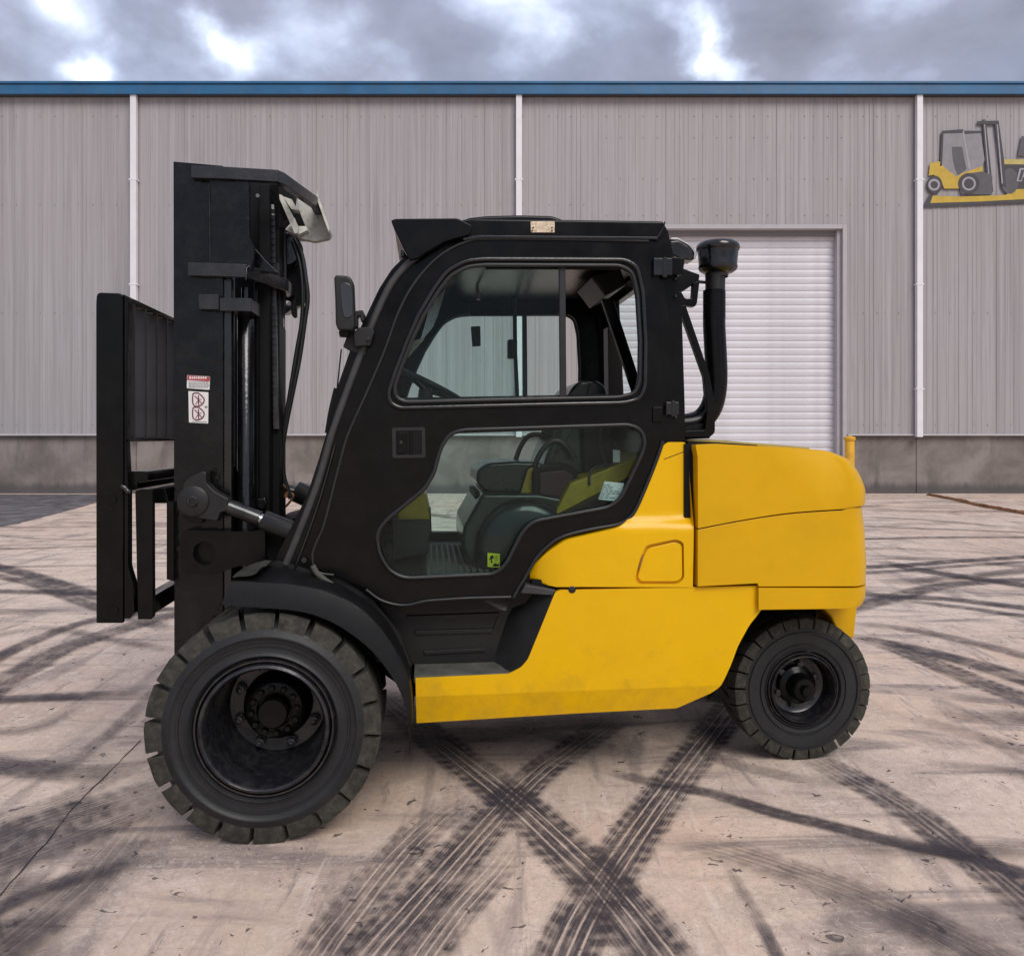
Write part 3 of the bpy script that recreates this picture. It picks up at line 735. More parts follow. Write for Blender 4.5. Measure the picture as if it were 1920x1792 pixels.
# rusty bar lying on the yard
pp = catmull([G(*q)+Vector((0, 0, .03)) for q in [(1745, 930), (1790, 938), (1840, 950), (1880, 957), (1935, 967), (2000, 978)]], 8)
bm = bmesh.new(); prev = None
for i, q in enumerate(pp):
    w = .22+.08*noise.noise(q*3.1); h_ = .035+.03*abs(noise.noise(q*4.7)); jj = .05*noise.noise(q*6)
    ring = [bm.verts.new((q.x, q.y+a*w+jj, z2)) for a, z2 in ((-1, .004), (-.6, h_), (.1, h_*1.5), (.7, h_*.9), (1, .004))]
    if prev:
        for k in range(4): bm.faces.new((prev[k], prev[k+1], ring[k+1], ring[k]))
    prev = ring
o = bm_obj(bm, 'rusty_strip', 'rust', None, smooth=50); tag(o, 'crumpled rusty brown strip lying on the ground before the right wall', 'scrap')

# painted sign on the wall (forklift picture)
YS = YC-.045
sign = empty('wall_sign', (wx(1830, YS), YS, wz(300, YS)))
tag(sign, 'faded wall emblem with a yellow and grey forklift above a slanted yellow bar', 'sign')
so_ = Vector((wx(1830, YS), 0, wz(300, YS)))
SM = {k: simple('sign_'+k, c, .65, var=.12, vscale=5) for k, c in dict(yellow=(.56, .38, .05), pale=(.50, .41, .14), grey=(.060, .056, .064), mid=(.105, .10, .112), light=(.36, .34, .37), cab=(.27, .255, .27)).items()}
lay = [0]
def sp_(name, pts, mat, r=0, holes=()):
    lay[0] += 1; y_ = -.003-lay[0]*.0006
    tr = lambda L: [(wx(p[0], YS)-so_.x, wz(p[1], YS)-so_.z) for p in round_poly(L, r)]
    bm = bmesh.new(); add_prism(bm, tr(pts), y_, .0, [tr(h) for h in holes]); return bm_obj(bm, name, SM[mat], sign, smooth=0)
def ring_(name, cx, cy, ro, ri, mat, sx=1):
    lay[0] += 1; y_ = -.003-lay[0]*.0006; bm = bmesh.new()
    c = (wx(cx, YS)-so_.x, 0, wz(cy, YS)-so_.z); s = YS/F
    add_lathe(bm, [(ro*s, 0), (ro*s, y_), (max(ri, .5)*s, y_), (max(ri, .5)*s, 0)], c, 28); o = bm_obj(bm, name, SM[mat], sign, smooth=0); return o
def dsk(cx, cy, r, sx=1): return [(cx+r*sx*math.cos(a*math.pi/10), cy+r*math.sin(a*math.pi/10)) for a in range(20)]
sp_('bar_backing', [(1730, 389), (1742, 366), (1752, 368), (1800, 379), (1990, 365), (1990, 378), (1800, 386)], 'grey')  # dark grey band of the emblem, behind the yellow bar
sp_('yellow_bar', [(1744, 381), (1749, 367), (1800, 369), (1885, 366), (1905, 354), (1990, 354), (1990, 370), (1840, 378)], 'yellow')
sp_('name_board', [(1876, 308), (1990, 308), (1990, 352), (1880, 356)], 'grey')
sp_('board_edge', [(1880, 299), (1990, 299), (1990, 308.5), (1882, 308.5)], 'pale')
sp_('truck_picture', [(1915, 256), (1990, 256), (1990, 293), (1908, 293)], 'mid')
sp_('tyre_picture', dsk(1893, 340, 24, .7), 'mid')
sp_('cab_picture', [(1766, 247), (1800, 243), (1838, 247), (1846, 300), (1838, 322), (1793, 333), (1765, 312)], 'cab')
sp_('body_picture', [(1741, 330), (1744, 306), (1762, 303), (1770, 314), (1793, 332), (1802, 326), (1822, 319), (1842, 312), (1842, 325), (1800, 334), (1798, 354), (1770, 354), (1762, 334), (1750, 328)], 'yellow', 2)
sp_('seat_picture', [(1784, 276), (1804, 276), (1808, 300), (1812, 318), (1796, 330), (1790, 318), (1786, 300)], 'mid', 3)
sp_('post_picture', [(1765, 248), (1769, 248), (1766, 312), (1762, 312)], 'grey')
sp_('roof_picture', [(1766, 246), (1805, 243), (1806, 250), (1768, 251)], 'grey')
sp_('roof_picture', [(1808, 246), (1840, 246), (1840, 250), (1808, 252)], 'grey')
sp_('strut_picture', [(1804, 248), (1807, 248), (1820, 318), (1816, 318)], 'light')
sp_('mast_picture', [(1841, 225), (1848, 225), (1862, 360), (1852, 360)], 'grey')
sp_('mast_picture', [(1844, 227), (1846, 227), (1857, 358), (1855, 358)], 'light')
sp_('mast_picture', [(1864, 228), (1872, 227), (1882, 300), (1886, 350), (1878, 350), (1872, 300)], 'grey')
sp_('mast_picture', [(1868, 229), (1870, 229), (1880, 345), (1877.5, 345)], 'light')
sp_('crossbar_picture', [(1832, 228), (1872, 227), (1873, 234), (1832, 234)], 'grey')
sp_('guard_picture', [(1800, 340), (1812, 326), (1842, 322), (1860, 330), (1860, 366), (1800, 364)], 'mid', 4)
sp_('tyre_picture', dsk(1752, 347, 17, .85), 'grey')
ring_('rim_picture', 1751, 347, 11, 7, 'light')
sp_('tyre_picture', dsk(1816, 345, 20), 'grey')
ring_('rim_picture', 1816, 345, 13, 9.5, 'light')
sp_('letter_P', [(1905, 341), (1911, 316), (1927, 316), (1931, 319), (1929, 329), (1924, 333), (1917, 333), (1915, 341)], 'light')
sp_('letter_P', [(1909, 339), (1914, 319), (1920, 319), (1914, 339)], 'grey')
sp_('letter_P', [(1921, 320), (1927, 320), (1925, 329), (1919, 329)], 'grey')

# ------------------------------------------------------------------ FORKLIFT
fl = empty('forklift', O, YAW)
tag(fl, 'big yellow and black forklift truck with closed cab standing side-on in the yard', 'forklift')
def fpart(bm, name, mat, parent=fl, **k): return bm_obj(bm, name, mat, parent, **k)
def plate(name, pts, y0, y1, mat, parent=fl, r=0, seg=5, holes=(), trace=None, bevel=.004, mirror=False, **k):
    tp = y0 if trace is None else trace
    pl = poly(pts, tp, r, seg); hl = [poly(h, tp, h_r, 6) for h, h_r in holes]
    bm = bmesh.new(); add_prism(bm, pl, y0, y1, hl)
    if mirror: add_prism(bm, pl, -y1, -y0, hl)
    return fpart(bm, name, mat, parent, bevel=bevel, **k)

# ---- wheels
def wheel(name, cx, cz, R_, w, y_out, lugs, rimr, dish, kind, parent=fl):
    """built with its outer face towards -y at local y = 0, returned as an Empty child of the truck"""
    wo = empty(name, (cx, y_out, cz)); wo.parent = parent
    bm = bmesh.new(); rb = R_*.862
    bead = rimr*1.11
    add_lathe(bm, [(bead*.985, .03), (bead, .006), (bead*1.03, -.004), (bead*1.07, .004), (bead*1.16, .001), (bead*1.17, -.005), (bead*1.19, -.005), (bead*1.2, .001), (rb*.90, -.002), (rb*.915, -.009), (rb*.935, -.009), (rb*.95, -.003), (rb*.985, -.003), (rb+.002, .004), (R_*.935, .040), (R_*.94, w*.5), (R_*.935, w-.040), (rb+.002, w-.004), (rb*.9, w), (bead, w-.01), (bead, w*.6)], (0, 0, 0), 96)
    bm_obj(bm, 'tyre', 'tyre', wo, smooth=50)
    bm = bmesh.new(); pitch = 2*math.pi/lugs; jr = random.Random(11)
    def block(a0, a1, r0, r1, y0, y1, sk, wear):
        n = 4; rows = []
        for k in range(n+1):
            t_ = k/n; row = []
            for (yy, rr_, s_) in ((y0, r0, 0), (y0+.001, r1-.010, 0), (y0+.008, r1, 0), ((y0+y1)/2, r1+.002, sk*.5), (y1, r1, sk), (y1, r0, sk)):
                a = a0+(a1-a0)*t_+s_; q = rr_-wear*(.5+.5*math.sin(k*2.1+a0*9))*(.004 if rr_ > r0 else 0)
                row.append(bm.verts.new((q*math.cos(a), yy, q*math.sin(a))))
            rows.append(row)
        for k in range(n):
            for j in range(5): bm.faces.new((rows[k][j], rows[k][j+1], rows[k+1][j+1], rows[k+1][j]))
            bm.faces.new((rows[k][5], rows[k][0], rows[k+1][0], rows[k+1][5]))
        bm.faces.new(rows[0][::-1]); bm.faces.new(rows[-1])
    gap = .15 if kind == 'front' else .12
    for i in range(lugs):
        j1 = jr.uniform(-.02, .02)*pitch
        a0 = i*pitch+.2+j1
        block(a0+pitch*gap*.5, a0+pitch*(1-gap*.5), rb-.012, R_, -.002, w*.485, pitch*.30, jr.random())
        block(a0+pitch*(gap*.5+.5), a0+pitch*(1.5-gap*.5), rb-.012, R_, w+.002, w*.515, pitch*.30, jr.random())
    bm_obj(bm, 'tread', 'tread', wo, smooth=40)
    # rim
    bm = bmesh.new(); rr_ = rimr
    add_lathe(bm, [(bead*.99, .012), (bead*.965, .002), (rr_*1.045, .002), (rr_*1.035, .02)], (0, 0, 0), 80)
    add_lathe(bm, [(rr_*1.02, .05), (rr_*1.02, .008), (rr_*1.0, -.006), (rr_*.96, -.010), (rr_*.93, -.004), (rr_*.915, .012), (rr_*.90, .02), (rr_*.88, .05), (rr_*.87, dish*.6), (rr_*.84, dish*.95), (rr_*.80, dish), (rr_*.62, dish+.004), (.001, dish+.006)], (0, 0, 0), 80)
    add_lathe(bm, [(rr_*1.02, .05), (rr_*1.02, w-.02), (rr_*.6, w-.02), (.001, w-.02)], (0, 0, 0), 48)
    bm_obj(bm, 'rim', 'rim', wo, smooth=45)
    bm = bmesh.new()
    if kind == 'front':
        add_lathe(bm, [(.128, dish), (.122, dish-.03), (.112, dish-.04), (.105, dish-.075), (.098, dish-.08), (.066, dish-.08), (.062, dish-.06), (.056, dish-.06), (.056, dish-.115), (.050, dish-.122), (.001, dish-.124)], (0, 0, 0), 48)
        for k in range(12):
            a = k*math.pi/6+.1; add_hexhead(bm, (.083*math.cos(a), dish-.078, .083*math.sin(a)), .013, .014)
    else:
        add_lathe(bm, [(.085, dish), (.08, dish-.02), (.058, dish-.03), (.052, dish-.075), (.044, dish-.085), (.024, dish-.088), (.022, dish-.105), (.018, dish-.11), (.001, dish-.11)], (0, 0, 0), 40)
    bm_obj(bm, 'hub', 'black', wo, smooth=40)
    rn = .150 if kind == 'front' else .086; nn = 8 if kind == 'front' else 6
    bm = bmesh.new(); add_lathe(bm, [(.022, 0), (.020, -.012), (.016, -.012), (.016, -.034), (.009, -.036), (.009, -.048), (.001, -.05)] if kind == 'front' else [(.013, 0), (.013, -.018), (.001, -.02)], (0, 0, 0), 10)
    n0 = bm_obj(bm, 'wheel_nut', 'rim', wo, smooth=40)
    for k in range(nn):
        a = 2*math.pi*k/nn+.35; o = n0 if k == 0 else n0.copy()
        if k: COL.objects.link(o)
        o.location = (rn*math.cos(a), dish+.002, rn*math.sin(a))
    return wo
fc = P(495, 1366, yl_w); RF = fc.z - 0.0
wf = wheel('front_wheel', fc.x, RF, RF-.001, .36, yl_w, 20, .2215, .27, 'front')
# near rear wheel: outer face plane found from its contact height
def over_ground(y_):
    q = P(1507, 1425, y_); return q.z-hgt(O.x+q.x*ca-q.y*sa, O.y+q.x*sa+q.y*ca)
ya_, yb_ = -.85, .0
for _ in range(40):
    yr = (ya_+yb_)/2
    if over_ground(yr) > 0: ya_ = yr
    else: yb_ = yr
q = P(1507, 1425, yr); rc = P(1507, 1292, yr); RRr = rc.z-q.z
print('rear plane y', yr, 'R', RRr, 'ground z', q.z, 'front R', RF)
wr = wheel('rear_wheel', rc.x, rc.z, RRr, .19, yr, 26, .143, .075, 'rear')
def dup(o, name, loc, rz):
    c = o.copy(); COL.objects.link(c); c.parent = fl; c.location = loc; c.rotation_euler = (0, 0, rz)
    for ch in o.children:
        d = ch.copy(); COL.objects.link(d); d.parent = c
    return c
dup(wf, 'front_wheel', (fc.x, -yl_w, RF), math.pi)
dup(wr, 'rear_wheel', (rc.x, -yr, rc.z), math.pi)
bm = bmesh.new(); add_lathe(bm, [(.09, yl_w+.25), (.11, -.3), (.15, -.1), (.15, .1), (.11, .3), (.09, -yl_w-.25)], (fc.x, 0, RF), 24, cap0=True, cap1=True); fpart(bm, 'drive_axle', 'dark')
bm = bmesh.new(); add_box(bm, (rc.x-.07, yr+.2, rc.z-.05), (rc.x+.07, -yr-.2, rc.z+.05)); fpart(bm, 'steer_axle', 'dark', bevel=.01)

# ---- chassis (yellow)
YB = -.66
def chas_y(x_, z_):
    zc = P(1000, 1302, YB).z+(x_-P(780, 1302, YB).x)*.012
    return YB+max(0, (zc-z_))*.26
ch_out = [(779, 1271), (955, 1263, 6), (978, 1250, 8), (990, 1235, 6), (1041, 1110, 4), (1052, 1106), (1420, 1098, 4), (1427, 1102), (1428, 1143, 4), (1405, 1172, 8), (1384, 1210, 10), (1372, 1243, 8), (1359, 1272, 8), (1350, 1288, 6), (1335, 1300, 6), (1272, 1331, 5), (1080, 1341), (781, 1360)]
pl = poly(ch_out, YB)
def vlift(x_, z_): return chas_y(x_, z_)+.05
bm = bmesh.new(); add_prism(bm, pl, YB, YB+.05)
c0, c1 = P(780, 1306, YB), P(1340, 1285, YB); dn = Vector((-(c1.z-c0.z), 0, c1.x-c0.x)).normalized()
bmesh.ops.bisect_plane(bm, geom=bm.verts[:]+bm.edges[:]+bm.faces[:], plane_co=c0, plane_no=dn)
for v in bm.verts:
    h_ = (v.co-Vector((c0.x, v.co.y, c0.z))).dot(dn)
    if h_ < -1e-5: v.co.y += -h_*.24
fpart(bm, 'chassis_side', 'yellow', smooth=12, bevel=.004, blim=12)
bm = bmesh.new(); add_prism(bm, pl, -YB-.05, -YB, grid=.0); fpart(bm, 'chassis_side', 'yellow', bevel=.005)
# dark under-body, tanks and engine bay that fill the truck between the two sides
plate('under_body', [(640, 1150), (770, 1180), (1030, 1110), (1030, 1250), (1000, 1250), (1000, 1320), (800, 1320), (700, 1250)], -.44, .44, 'dark', trace=-.44, bevel=0)
plate('fuel_tank', [(1020, 1130), (1400, 1110), (1400, 1180), (1330, 1285), (1020, 1320)], -.56, .56, 'dark', trace=-.56, bevel=0)
plate('step_floor', [(770, 1275), (1010, 1268), (1010, 1330), (790, 1335)], -.60, -.445, 'dark', trace=-.60, bevel=0)
plate('engine_bay', [(1000, 1000), (1290, 850), (1540, 860), (1560, 1140), (1000, 1120)], -.55, .55, 'dark', trace=-.60, bevel=0)

# ---- rear body side (yellow hood side by the door), shaped
YH = -.675
def hood_y(x_, z_):
    # arm bulges towards the bottom, column above the shoulder is set back
    zsh = P(1230, 985, YH).z
    t_ = max(0, min(1, (z_-zsh+.015)/.05)); t_ = t_*t_*(3-2*t_)
    xl = P(1003, 1080, YH).x; xr = P(1297, 1080, YH).x
    f_ = max(0, min(1, (x_-xl)/(xr-xl)))
    y_ = YH+.012+.045*t_*(1-.25*f_)
    # rounding at the front nose of the arm
    nose = max(0, 1-(x_-xl)/.14); y_ += .055*nose*nose*(1-t_)
    # shoulder crease rising to the back
    xc = P(1262, 900, YH).x; d_ = (x_-xc)/.03
    y_ += t_*.018*(1/(1+math.exp(-d_))-.5)
    return y_
hs = [(1247, 838), (1259, 829, 5), (1293, 829, 4), (1298, 850, 6), (1303, 990), (1301, 1102), (1045, 1102), (1030, 1100), (990, 1091, 3), (1004, 1064, 8), (1030, 1036, 12), (1062, 1013, 10), (1110, 1002, 8), (1165, 989, 12), (1192, 966, 10), (1208, 935, 6), (1235, 868, 4)]
pl = poly(hs, YH)
fd = [(1196, 1083, 6), (1206, 1046, 5), (1216, 1028, 8), (1268, 1016, 9), (1280, 1022, 6), (1281, 1084, 8), (1270, 1091, 5), (1203, 1091, 6)]
fdo = [(1191, 1087, 8), (1203, 1044, 5), (1213, 1023, 8), (1270, 1011, 9), (1284, 1018, 6), (1285, 1086, 8), (1272, 1096, 5), (1199, 1096, 6)]
bm = bmesh.new(); add_prism(bm, pl, YH, YH+.12, [poly(fdo, YH)], grid=.022, yfun=hood_y, y1fun=lambda a, b: YH+.12)
hsd = fpart(bm, 'rear_side_panel', 'yellow', smooth=42, bevel=.006, bseg=3, blim=55)
bm = bmesh.new(); add_prism(bm, poly(fd, YH+.012), YH+.019, YH+.05, grid=0); fpart(bm, 'fuel_flap', 'yellow', hsd, bevel=.004)
bm = bmesh.new(); add_prism(bm, poly([(1188, 1092), (1200, 1040), (1210, 1018), (1272, 1006), (1288, 1014), (1290, 1100), (1192, 1100)], YH+.03), YH+.033, YH+.06); fpart(bm, 'flap_recess', 'yellow', hsd, bevel=0)
bm = bmesh.new(); add_tube(bm, [P(1198, 1066, YH+.014), P(1206, 1040, YH+.014)], .0035, 6); fpart(bm, 'flap_hinge', 'rust', hsd)
def onhood(a, b):
    q = P(a, b, YH+.05); q.y = hood_y(q.x, q.z); return q
bm = bmesh.new(); add_tube(bm, [onhood(a, 861-(a-1244)*.37) for a in range(1244, 1299, 6)], .0016, 6); fpart(bm, 'panel_seam', 'dark', hsd)
bm = bmesh.new(); add_prism(bm, pl, -YH-.12, -YH-.02); fpart(bm, 'rear_side_panel', 'yellow', bevel=.006)
# dark joint behind seams
plate('seam_filler', [(1290, 832), (1312, 832), (1316, 1100), (1420, 1090), (1420, 1150), (1000, 1112), (1000, 1090), (1290, 1096)], YB+.03, -YB-.03, 'dark', trace=YH, bevel=0)
bm = bmesh.new(); add_hexhead(bm, P(1072, 1104, YB+.006), .015, .010, 12); fpart(bm, 'plug', 'rubber')

# ---- counterweight / engine hood
YW = -.685
cwp = {'front': P(1309, 950, YW).x, 'rear': P(1640, 950, YW).x}
def cw_block(bm, ys, full, xr, k=1.0):
    """lofts the side outline (x, z) across the truck; ys: (y, reach of the rear end 0..1)"""
    xf = min(p[0] for p in full); rings = []
    for (y_, s_) in ys:
        ring = []
        for x_, z_ in full:
            f_ = max(0, (x_-cwp['front'])/(xr-cwp['front'])); ring.append(bm.verts.new((x_-(1-s_)*f_**2.2*(xr-cwp['front']), y_, z_)))
        rings.append(ring)
    n = len(full)
    for a, b in zip(rings[:-1], rings[1:]):
        for k_ in range(n): bm.faces.new((a[k_], a[(k_+1) % n], b[(k_+1) % n], b[k_]))
    bm.faces.new(rings[0]); bm.faces.new(rings[-1][::-1])
def ysec(yn):
    h = -yn; L = []
    for t_ in (0, .004, .012, .028, .05, .085, .13, .19, .27, .38, .55, .78, 1.0):
        y_ = -h+h*t_
        s_ = 1-.24*(1-min(1, t_/.8)**.5)**1.6
        L.append((y_, s_))
    return L+[(-a, b) for a, b in L[-2::-1]]
def PW(pts, yl): return poly(pts, yl)
SX = 62   # the outline is drawn on the near plane; its rear end lies this far (px) beyond the silhouette
def ext(pts): return [((p[0] if p[0] < 1500 else p[0]+(p[0]-1500)/125*SX),)+tuple(p[1:]) for p in pts]
seam = lambda x_: 992-(x_-1303)*.215+((x_-1303)**2)*.00029
top = ext([(1309, seam(1309)), (1308, 856, 4), (1304, 834, 4), (1345, 832), (1420, 836), (1500, 839), (1560, 845, 20), (1596, 862, 14), (1614, 892, 12), (1623, 920, 8), (1622, 949, 3)])
crv = [(x_, seam(x_)) for x_ in range(1600, 1315, -30)]
top = top+ext(crv)
bot = ext([(1309, seam(1309)+2.5)]+[(x_, seam(x_)+2.5) for x_ in range(1330, 1615, 30)]+[(1617, 951), (1622, 1000), (1625, 1060), (1624, 1098), (1430, 1100), (1428, 1094), (1309, 1100)])
low = ext([(1430, 1102), (1624, 1101), (1623, 1125, 6), (1617, 1139, 4), (1430, 1143)])
xr_cw = max(p[0] for p in PW(bot, YW))
bm = bmesh.new(); cw_block(bm, ysec(YW), PW(top, YW), xr_cw); print('SIL', max(proj(v.co)[0] for v in bm.verts)); cwt = fpart(bm, 'counterweight_hood', 'yellow_shaded', smooth=50, bevel=.016, bseg=4, blim=50)
bm = bmesh.new(); cw_block(bm, ysec(YW+.004), PW(bot, YW), xr_cw); print('SIL', max(proj(v.co)[0] for v in bm.verts)); cw = fpart(bm, 'counterweight', 'yellow_shaded', smooth=50, bevel=.006, bseg=3, blim=50)
bm = bmesh.new(); cw_block(bm, ysec(YW+.002), PW(low, YW), xr_cw); fpart(bm, 'counterweight_skirt', 'yellow_shaded', smooth=50, bevel=.008, bseg=3, blim=50)
plate('counterweight_foot', [(1560, 1130), (1655, 1130), (1646, 1218), (1618, 1218), (1600, 1176)], -.42, .42, 'yellow_shaded', trace=-.60, bevel=.01)
plate('wheel_arch', [(1400, 1100), (1535, 1100), (1535, 1172), (1500, 1170), (1440, 1180), (1400, 1220)], yr+.20, -yr-.20, 'dark', trace=-.3, bevel=0)
# hood lid seen over the edge
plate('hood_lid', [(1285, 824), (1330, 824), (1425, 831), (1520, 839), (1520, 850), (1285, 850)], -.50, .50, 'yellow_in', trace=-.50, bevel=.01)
plate('hood_gap', [(1290, 826), (1420, 834), (1420, 845), (1290, 845)], -.60, .52, 'dark', trace=-.60, bevel=0)

# ---- cab side frames
yF0, yF1 = -.600, -.535
frame_out = [(495, 1062), (514, 1056, 3), (524, 1032), (540, 1000), (575, 930), (598, 860), (612, 812), (632, 727), (662, 641), (684, 598), (711, 541, 8), (735, 504, 10), (762, 478, 14), (800, 452, 18), (850, 430, 12), (1242, 422, 4), (1252, 432, 3), (1264, 484), (1278, 573), (1284, 763), (1284, 826), (1242, 834), (1160, 1010), (1040, 1060), (985, 1130), (960, 1140), (760, 1150), (640, 1100), (560, 1072)]
door_o = [(584, 1062, 6), (590, 1022, 10), (607, 985, 10), (633, 880), (651, 816), (683, 744), (717, 665), (745, 588, 8), (772, 537, 10), (807, 493, 12), (841, 466, 12), (879, 450, 10), (910, 446, 6), (1219, 450, 8), (1232, 457, 6), (1239, 484), (1250, 567), (1257, 623), (1260, 735), (1259, 822, 3), (1243, 827, 4), (1231, 862), (1192, 955, 14), (1158, 983, 16), (1081, 998, 10), (1032, 1020, 14), (1001, 1053, 10), (963, 1120, 4), (863, 1124, 12), (790, 1127, 10), (757, 1135, 10), (717, 1128, 10), (688, 1103, 8), (626, 1078, 8)]
door_hole = [(p[0]+(4 if p[0] < 900 else -6), p[1]+(6 if p[1] < 700 else -10)) for p in door_o]
for s in (1, -1):
    bm = bmesh.new(); pl = poly(frame_out, yF0); hl = poly(door_hole, yF0)
    add_prism(bm, pl, yF0*s, yF1*s, [hl]); fpart(bm, 'cab_frame', 'black', bevel=.006, smooth=40)
# front pillar raised rib, lighter grey to paint in the pillar's sheen
ft = [(536, 1058), (556, 1010), (596, 905), (622, 815), (650, 735), (680, 655), (704, 592), (732, 535), (760, 500), (790, 474)]
bm = bmesh.new(); add_tube(bm, catmull([P(a, b, yF0-.004) for a, b in ft], 5), .014, 10); fpart(bm, 'pillar_rib', 'greyplastic', smooth=60)
ft2 = [(553, 1066), (574, 1010), (600, 935), (628, 835)]
bm = bmesh.new(); add_tube(bm, catmull([P(a, b, yF0-.003) for a, b in ft2], 5), .006, 8); fpart(bm, 'pillar_rib', 'black_gloss', smooth=60)
bm = bmesh.new(); add_hexhead(bm, P(571, 1049, yF0-.001), .014, .016); fpart(bm, 'bolt', 'darksteel')

# ---- doors
win_u = [(739, 727, 8), (752, 689), (772, 638), (793, 593), (821, 547, 10), (843, 518, 12), (876, 500, 14), (910, 497, 8), (1164, 498, 18), (1186, 511, 14), (1195, 552, 10), (1200, 640), (1199, 715, 10), (1190, 738, 12), (1160, 745, 10), (1054, 747), (759, 754, 16), (743, 746, 10)]
win_l = [(866, 806, 16), (1180, 796, 16), (1203, 806, 12), (1210, 830, 12), (1203, 853, 10), (1164, 934, 12), (1142, 951, 14), (1000, 977, 16), (980, 996, 14), (948, 1059, 12), (927, 1076, 14), (757, 1084, 18), (730, 1070, 14), (711, 1038, 14), (706, 998, 16), (725, 974, 14), (795, 917, 12), (813, 888, 10), (825, 842, 12), (842, 814, 12)]
yD0, yD1 = -.628, -.590
def make_door(s):
    bm = bmesh.new(); add_prism(bm, poly(door_o, yD0), yD0*s, yD1*s, [poly(win_u, yD0), poly(win_l, yD0)])
    d = fpart(bm, 'door', 'black', bevel=.005, bseg=3, smooth=40)
    off = lambda L, k: [(p[0], p[1]) for p in L]
    for w in (win_u, win_l):
        loop = [Vector((a, yD0*s-.002*s, b)) for a, b in poly(w, yD0, seg=7)]
        # even spacing
        bm = bmesh.new(); add_tube(bm, loop, .0085, 8, closed=True); fpart(bm, 'window_seal', 'rubber', d, smooth=60)
    # outer pressed rim round the windows
    for w, k in ((win_u, 1.035), ):
        c = Vector((970, 625)); lp = [((p[0]-c.x)*1.045+c.x, (p[1]-c.y)*1.085+c.y)+tuple(p[2:]) for p in w]
        loop = [Vector((a, yD0*s-.000*s, b)) for a, b in poly(lp, yD0, seg=7)]
        bm = bmesh.new(); add_tube(bm, loop, .010, 10, closed=True); fpart(bm, 'window_rim', 'black_gloss', d, smooth=60)
    pane_l = [p for p in win_u if p[0] < 1000]; ul = [(1052, 498), (1052, 747)]
    pu = [(739, 727, 8), (752, 689), (772, 638), (793, 593), (821, 547, 10), (843, 518, 12), (876, 500, 14), (910, 497, 8), (1052, 498), (1052, 747), (759, 754, 16), (743, 746, 10)]
    bm = bmesh.new(); pl_ = poly(pu, yD0); 
    y_ = (-.612)*s; bm.faces.new([bm.verts.new((a, y_, b)) for a, b in pl_]); bmesh.ops.solidify(bm, geom=bm.faces[:], thickness=.004)
    fpart(bm, 'window_pane', 'glass', d, smooth=0)
    bm = bmesh.new(); y_ = -.612*s; bm.faces.new([bm.verts.new((a, y_, b)) for a, b in poly(win_l, yD0)]); bmesh.ops.solidify(bm, geom=bm.faces[:], thickness=.004)
    fpart(bm, 'window_pane', 'glass', d, smooth=0)
    bm = bmesh.new(); add_prism(bm, poly([(1049, 497), (1061, 497), (1063, 747), (1051, 747)], yD0), -.620*s, -.600*s); fpart(bm, 'slider_frame', 'rubber', d, bevel=.003)
    bm = bmesh.new(); add_prism(bm, poly([(912, 486), (1164, 488), (1164, 502), (912, 502)], yD0), -.606*s, -.590*s); fpart(bm, 'slider_track', 'dark', d); bm = bmesh.new(); add_prism(bm, poly([(760, 745), (1180, 738), (1180, 752), (760, 760)], yD0), -.606*s, -.590*s)
    fpart(bm, 'slider_track', 'dark', d)
    return d
door_n = make_door(1); door_f = make_door(-1)
# door edge rubber (near door)
edge = [(626, 1078), (600, 1074), (588, 1062), (586, 1040), (594, 1015), (607, 985), (634, 880), (652, 816), (684, 744), (718, 665), (746, 588), (773, 537), (808, 494), (842, 468), (879, 452), (912, 448), (1060, 449), (1216, 452)]
bm = bmesh.new(); add_tube(bm, catmull([P(a, b, yD0-.002) for a, b in edge], 4), .006, 8); fpart(bm, 'door_edge_seal', 'rubber', door_n, smooth=60)
edge = [(1243, 827), (1231, 862), (1212, 910), (1192, 955), (1178, 972), (1158, 983), (1120, 990), (1081, 998), (1050, 1008), (1028, 1023), (1005, 1047), (985, 1082), (963, 1119)]
bm = bmesh.new(); add_tube(bm, catmull([P(a, b, yD0-.004) for a, b in edge], 4), .008, 8); fpart(bm, 'door_edge_seal', 'rubber', door_n, smooth=60)
edge = [(686, 1105), (712, 1124), (740, 1133), (765, 1134), (795, 1127), (830, 1124), (880, 1121), (958, 1119)]
bm = bmesh.new(); add_tube(bm, catmull([P(a, b, yD0-.006) for a, b in edge], 4), .0065, 8); fpart(bm, 'door_edge_seal', 'rubber', door_n, smooth=60)
edge = [(586, 1060), (594, 1074), (608, 1086), (622, 1096)]
bm = bmesh.new(); add_tube(bm, catmull([P(a, b, yD0-.006) for a, b in edge], 4), .011, 8); fpart(bm, 'door_edge_seal', 'dusty', door_n, smooth=60)
# handle recess
bm = bmesh.new()
add_prism(bm, poly([(735, 802, 4), (797, 801, 4), (798, 858, 4), (736, 859, 4)], yD0), yD0-.004, yD0+.005, [poly([(742, 808, 2), (791, 807, 2), (791, 852, 2), (743, 853, 2)], yD0)])
hd = fpart(bm, 'door_handle', 'plastic', door_n, bevel=.002)
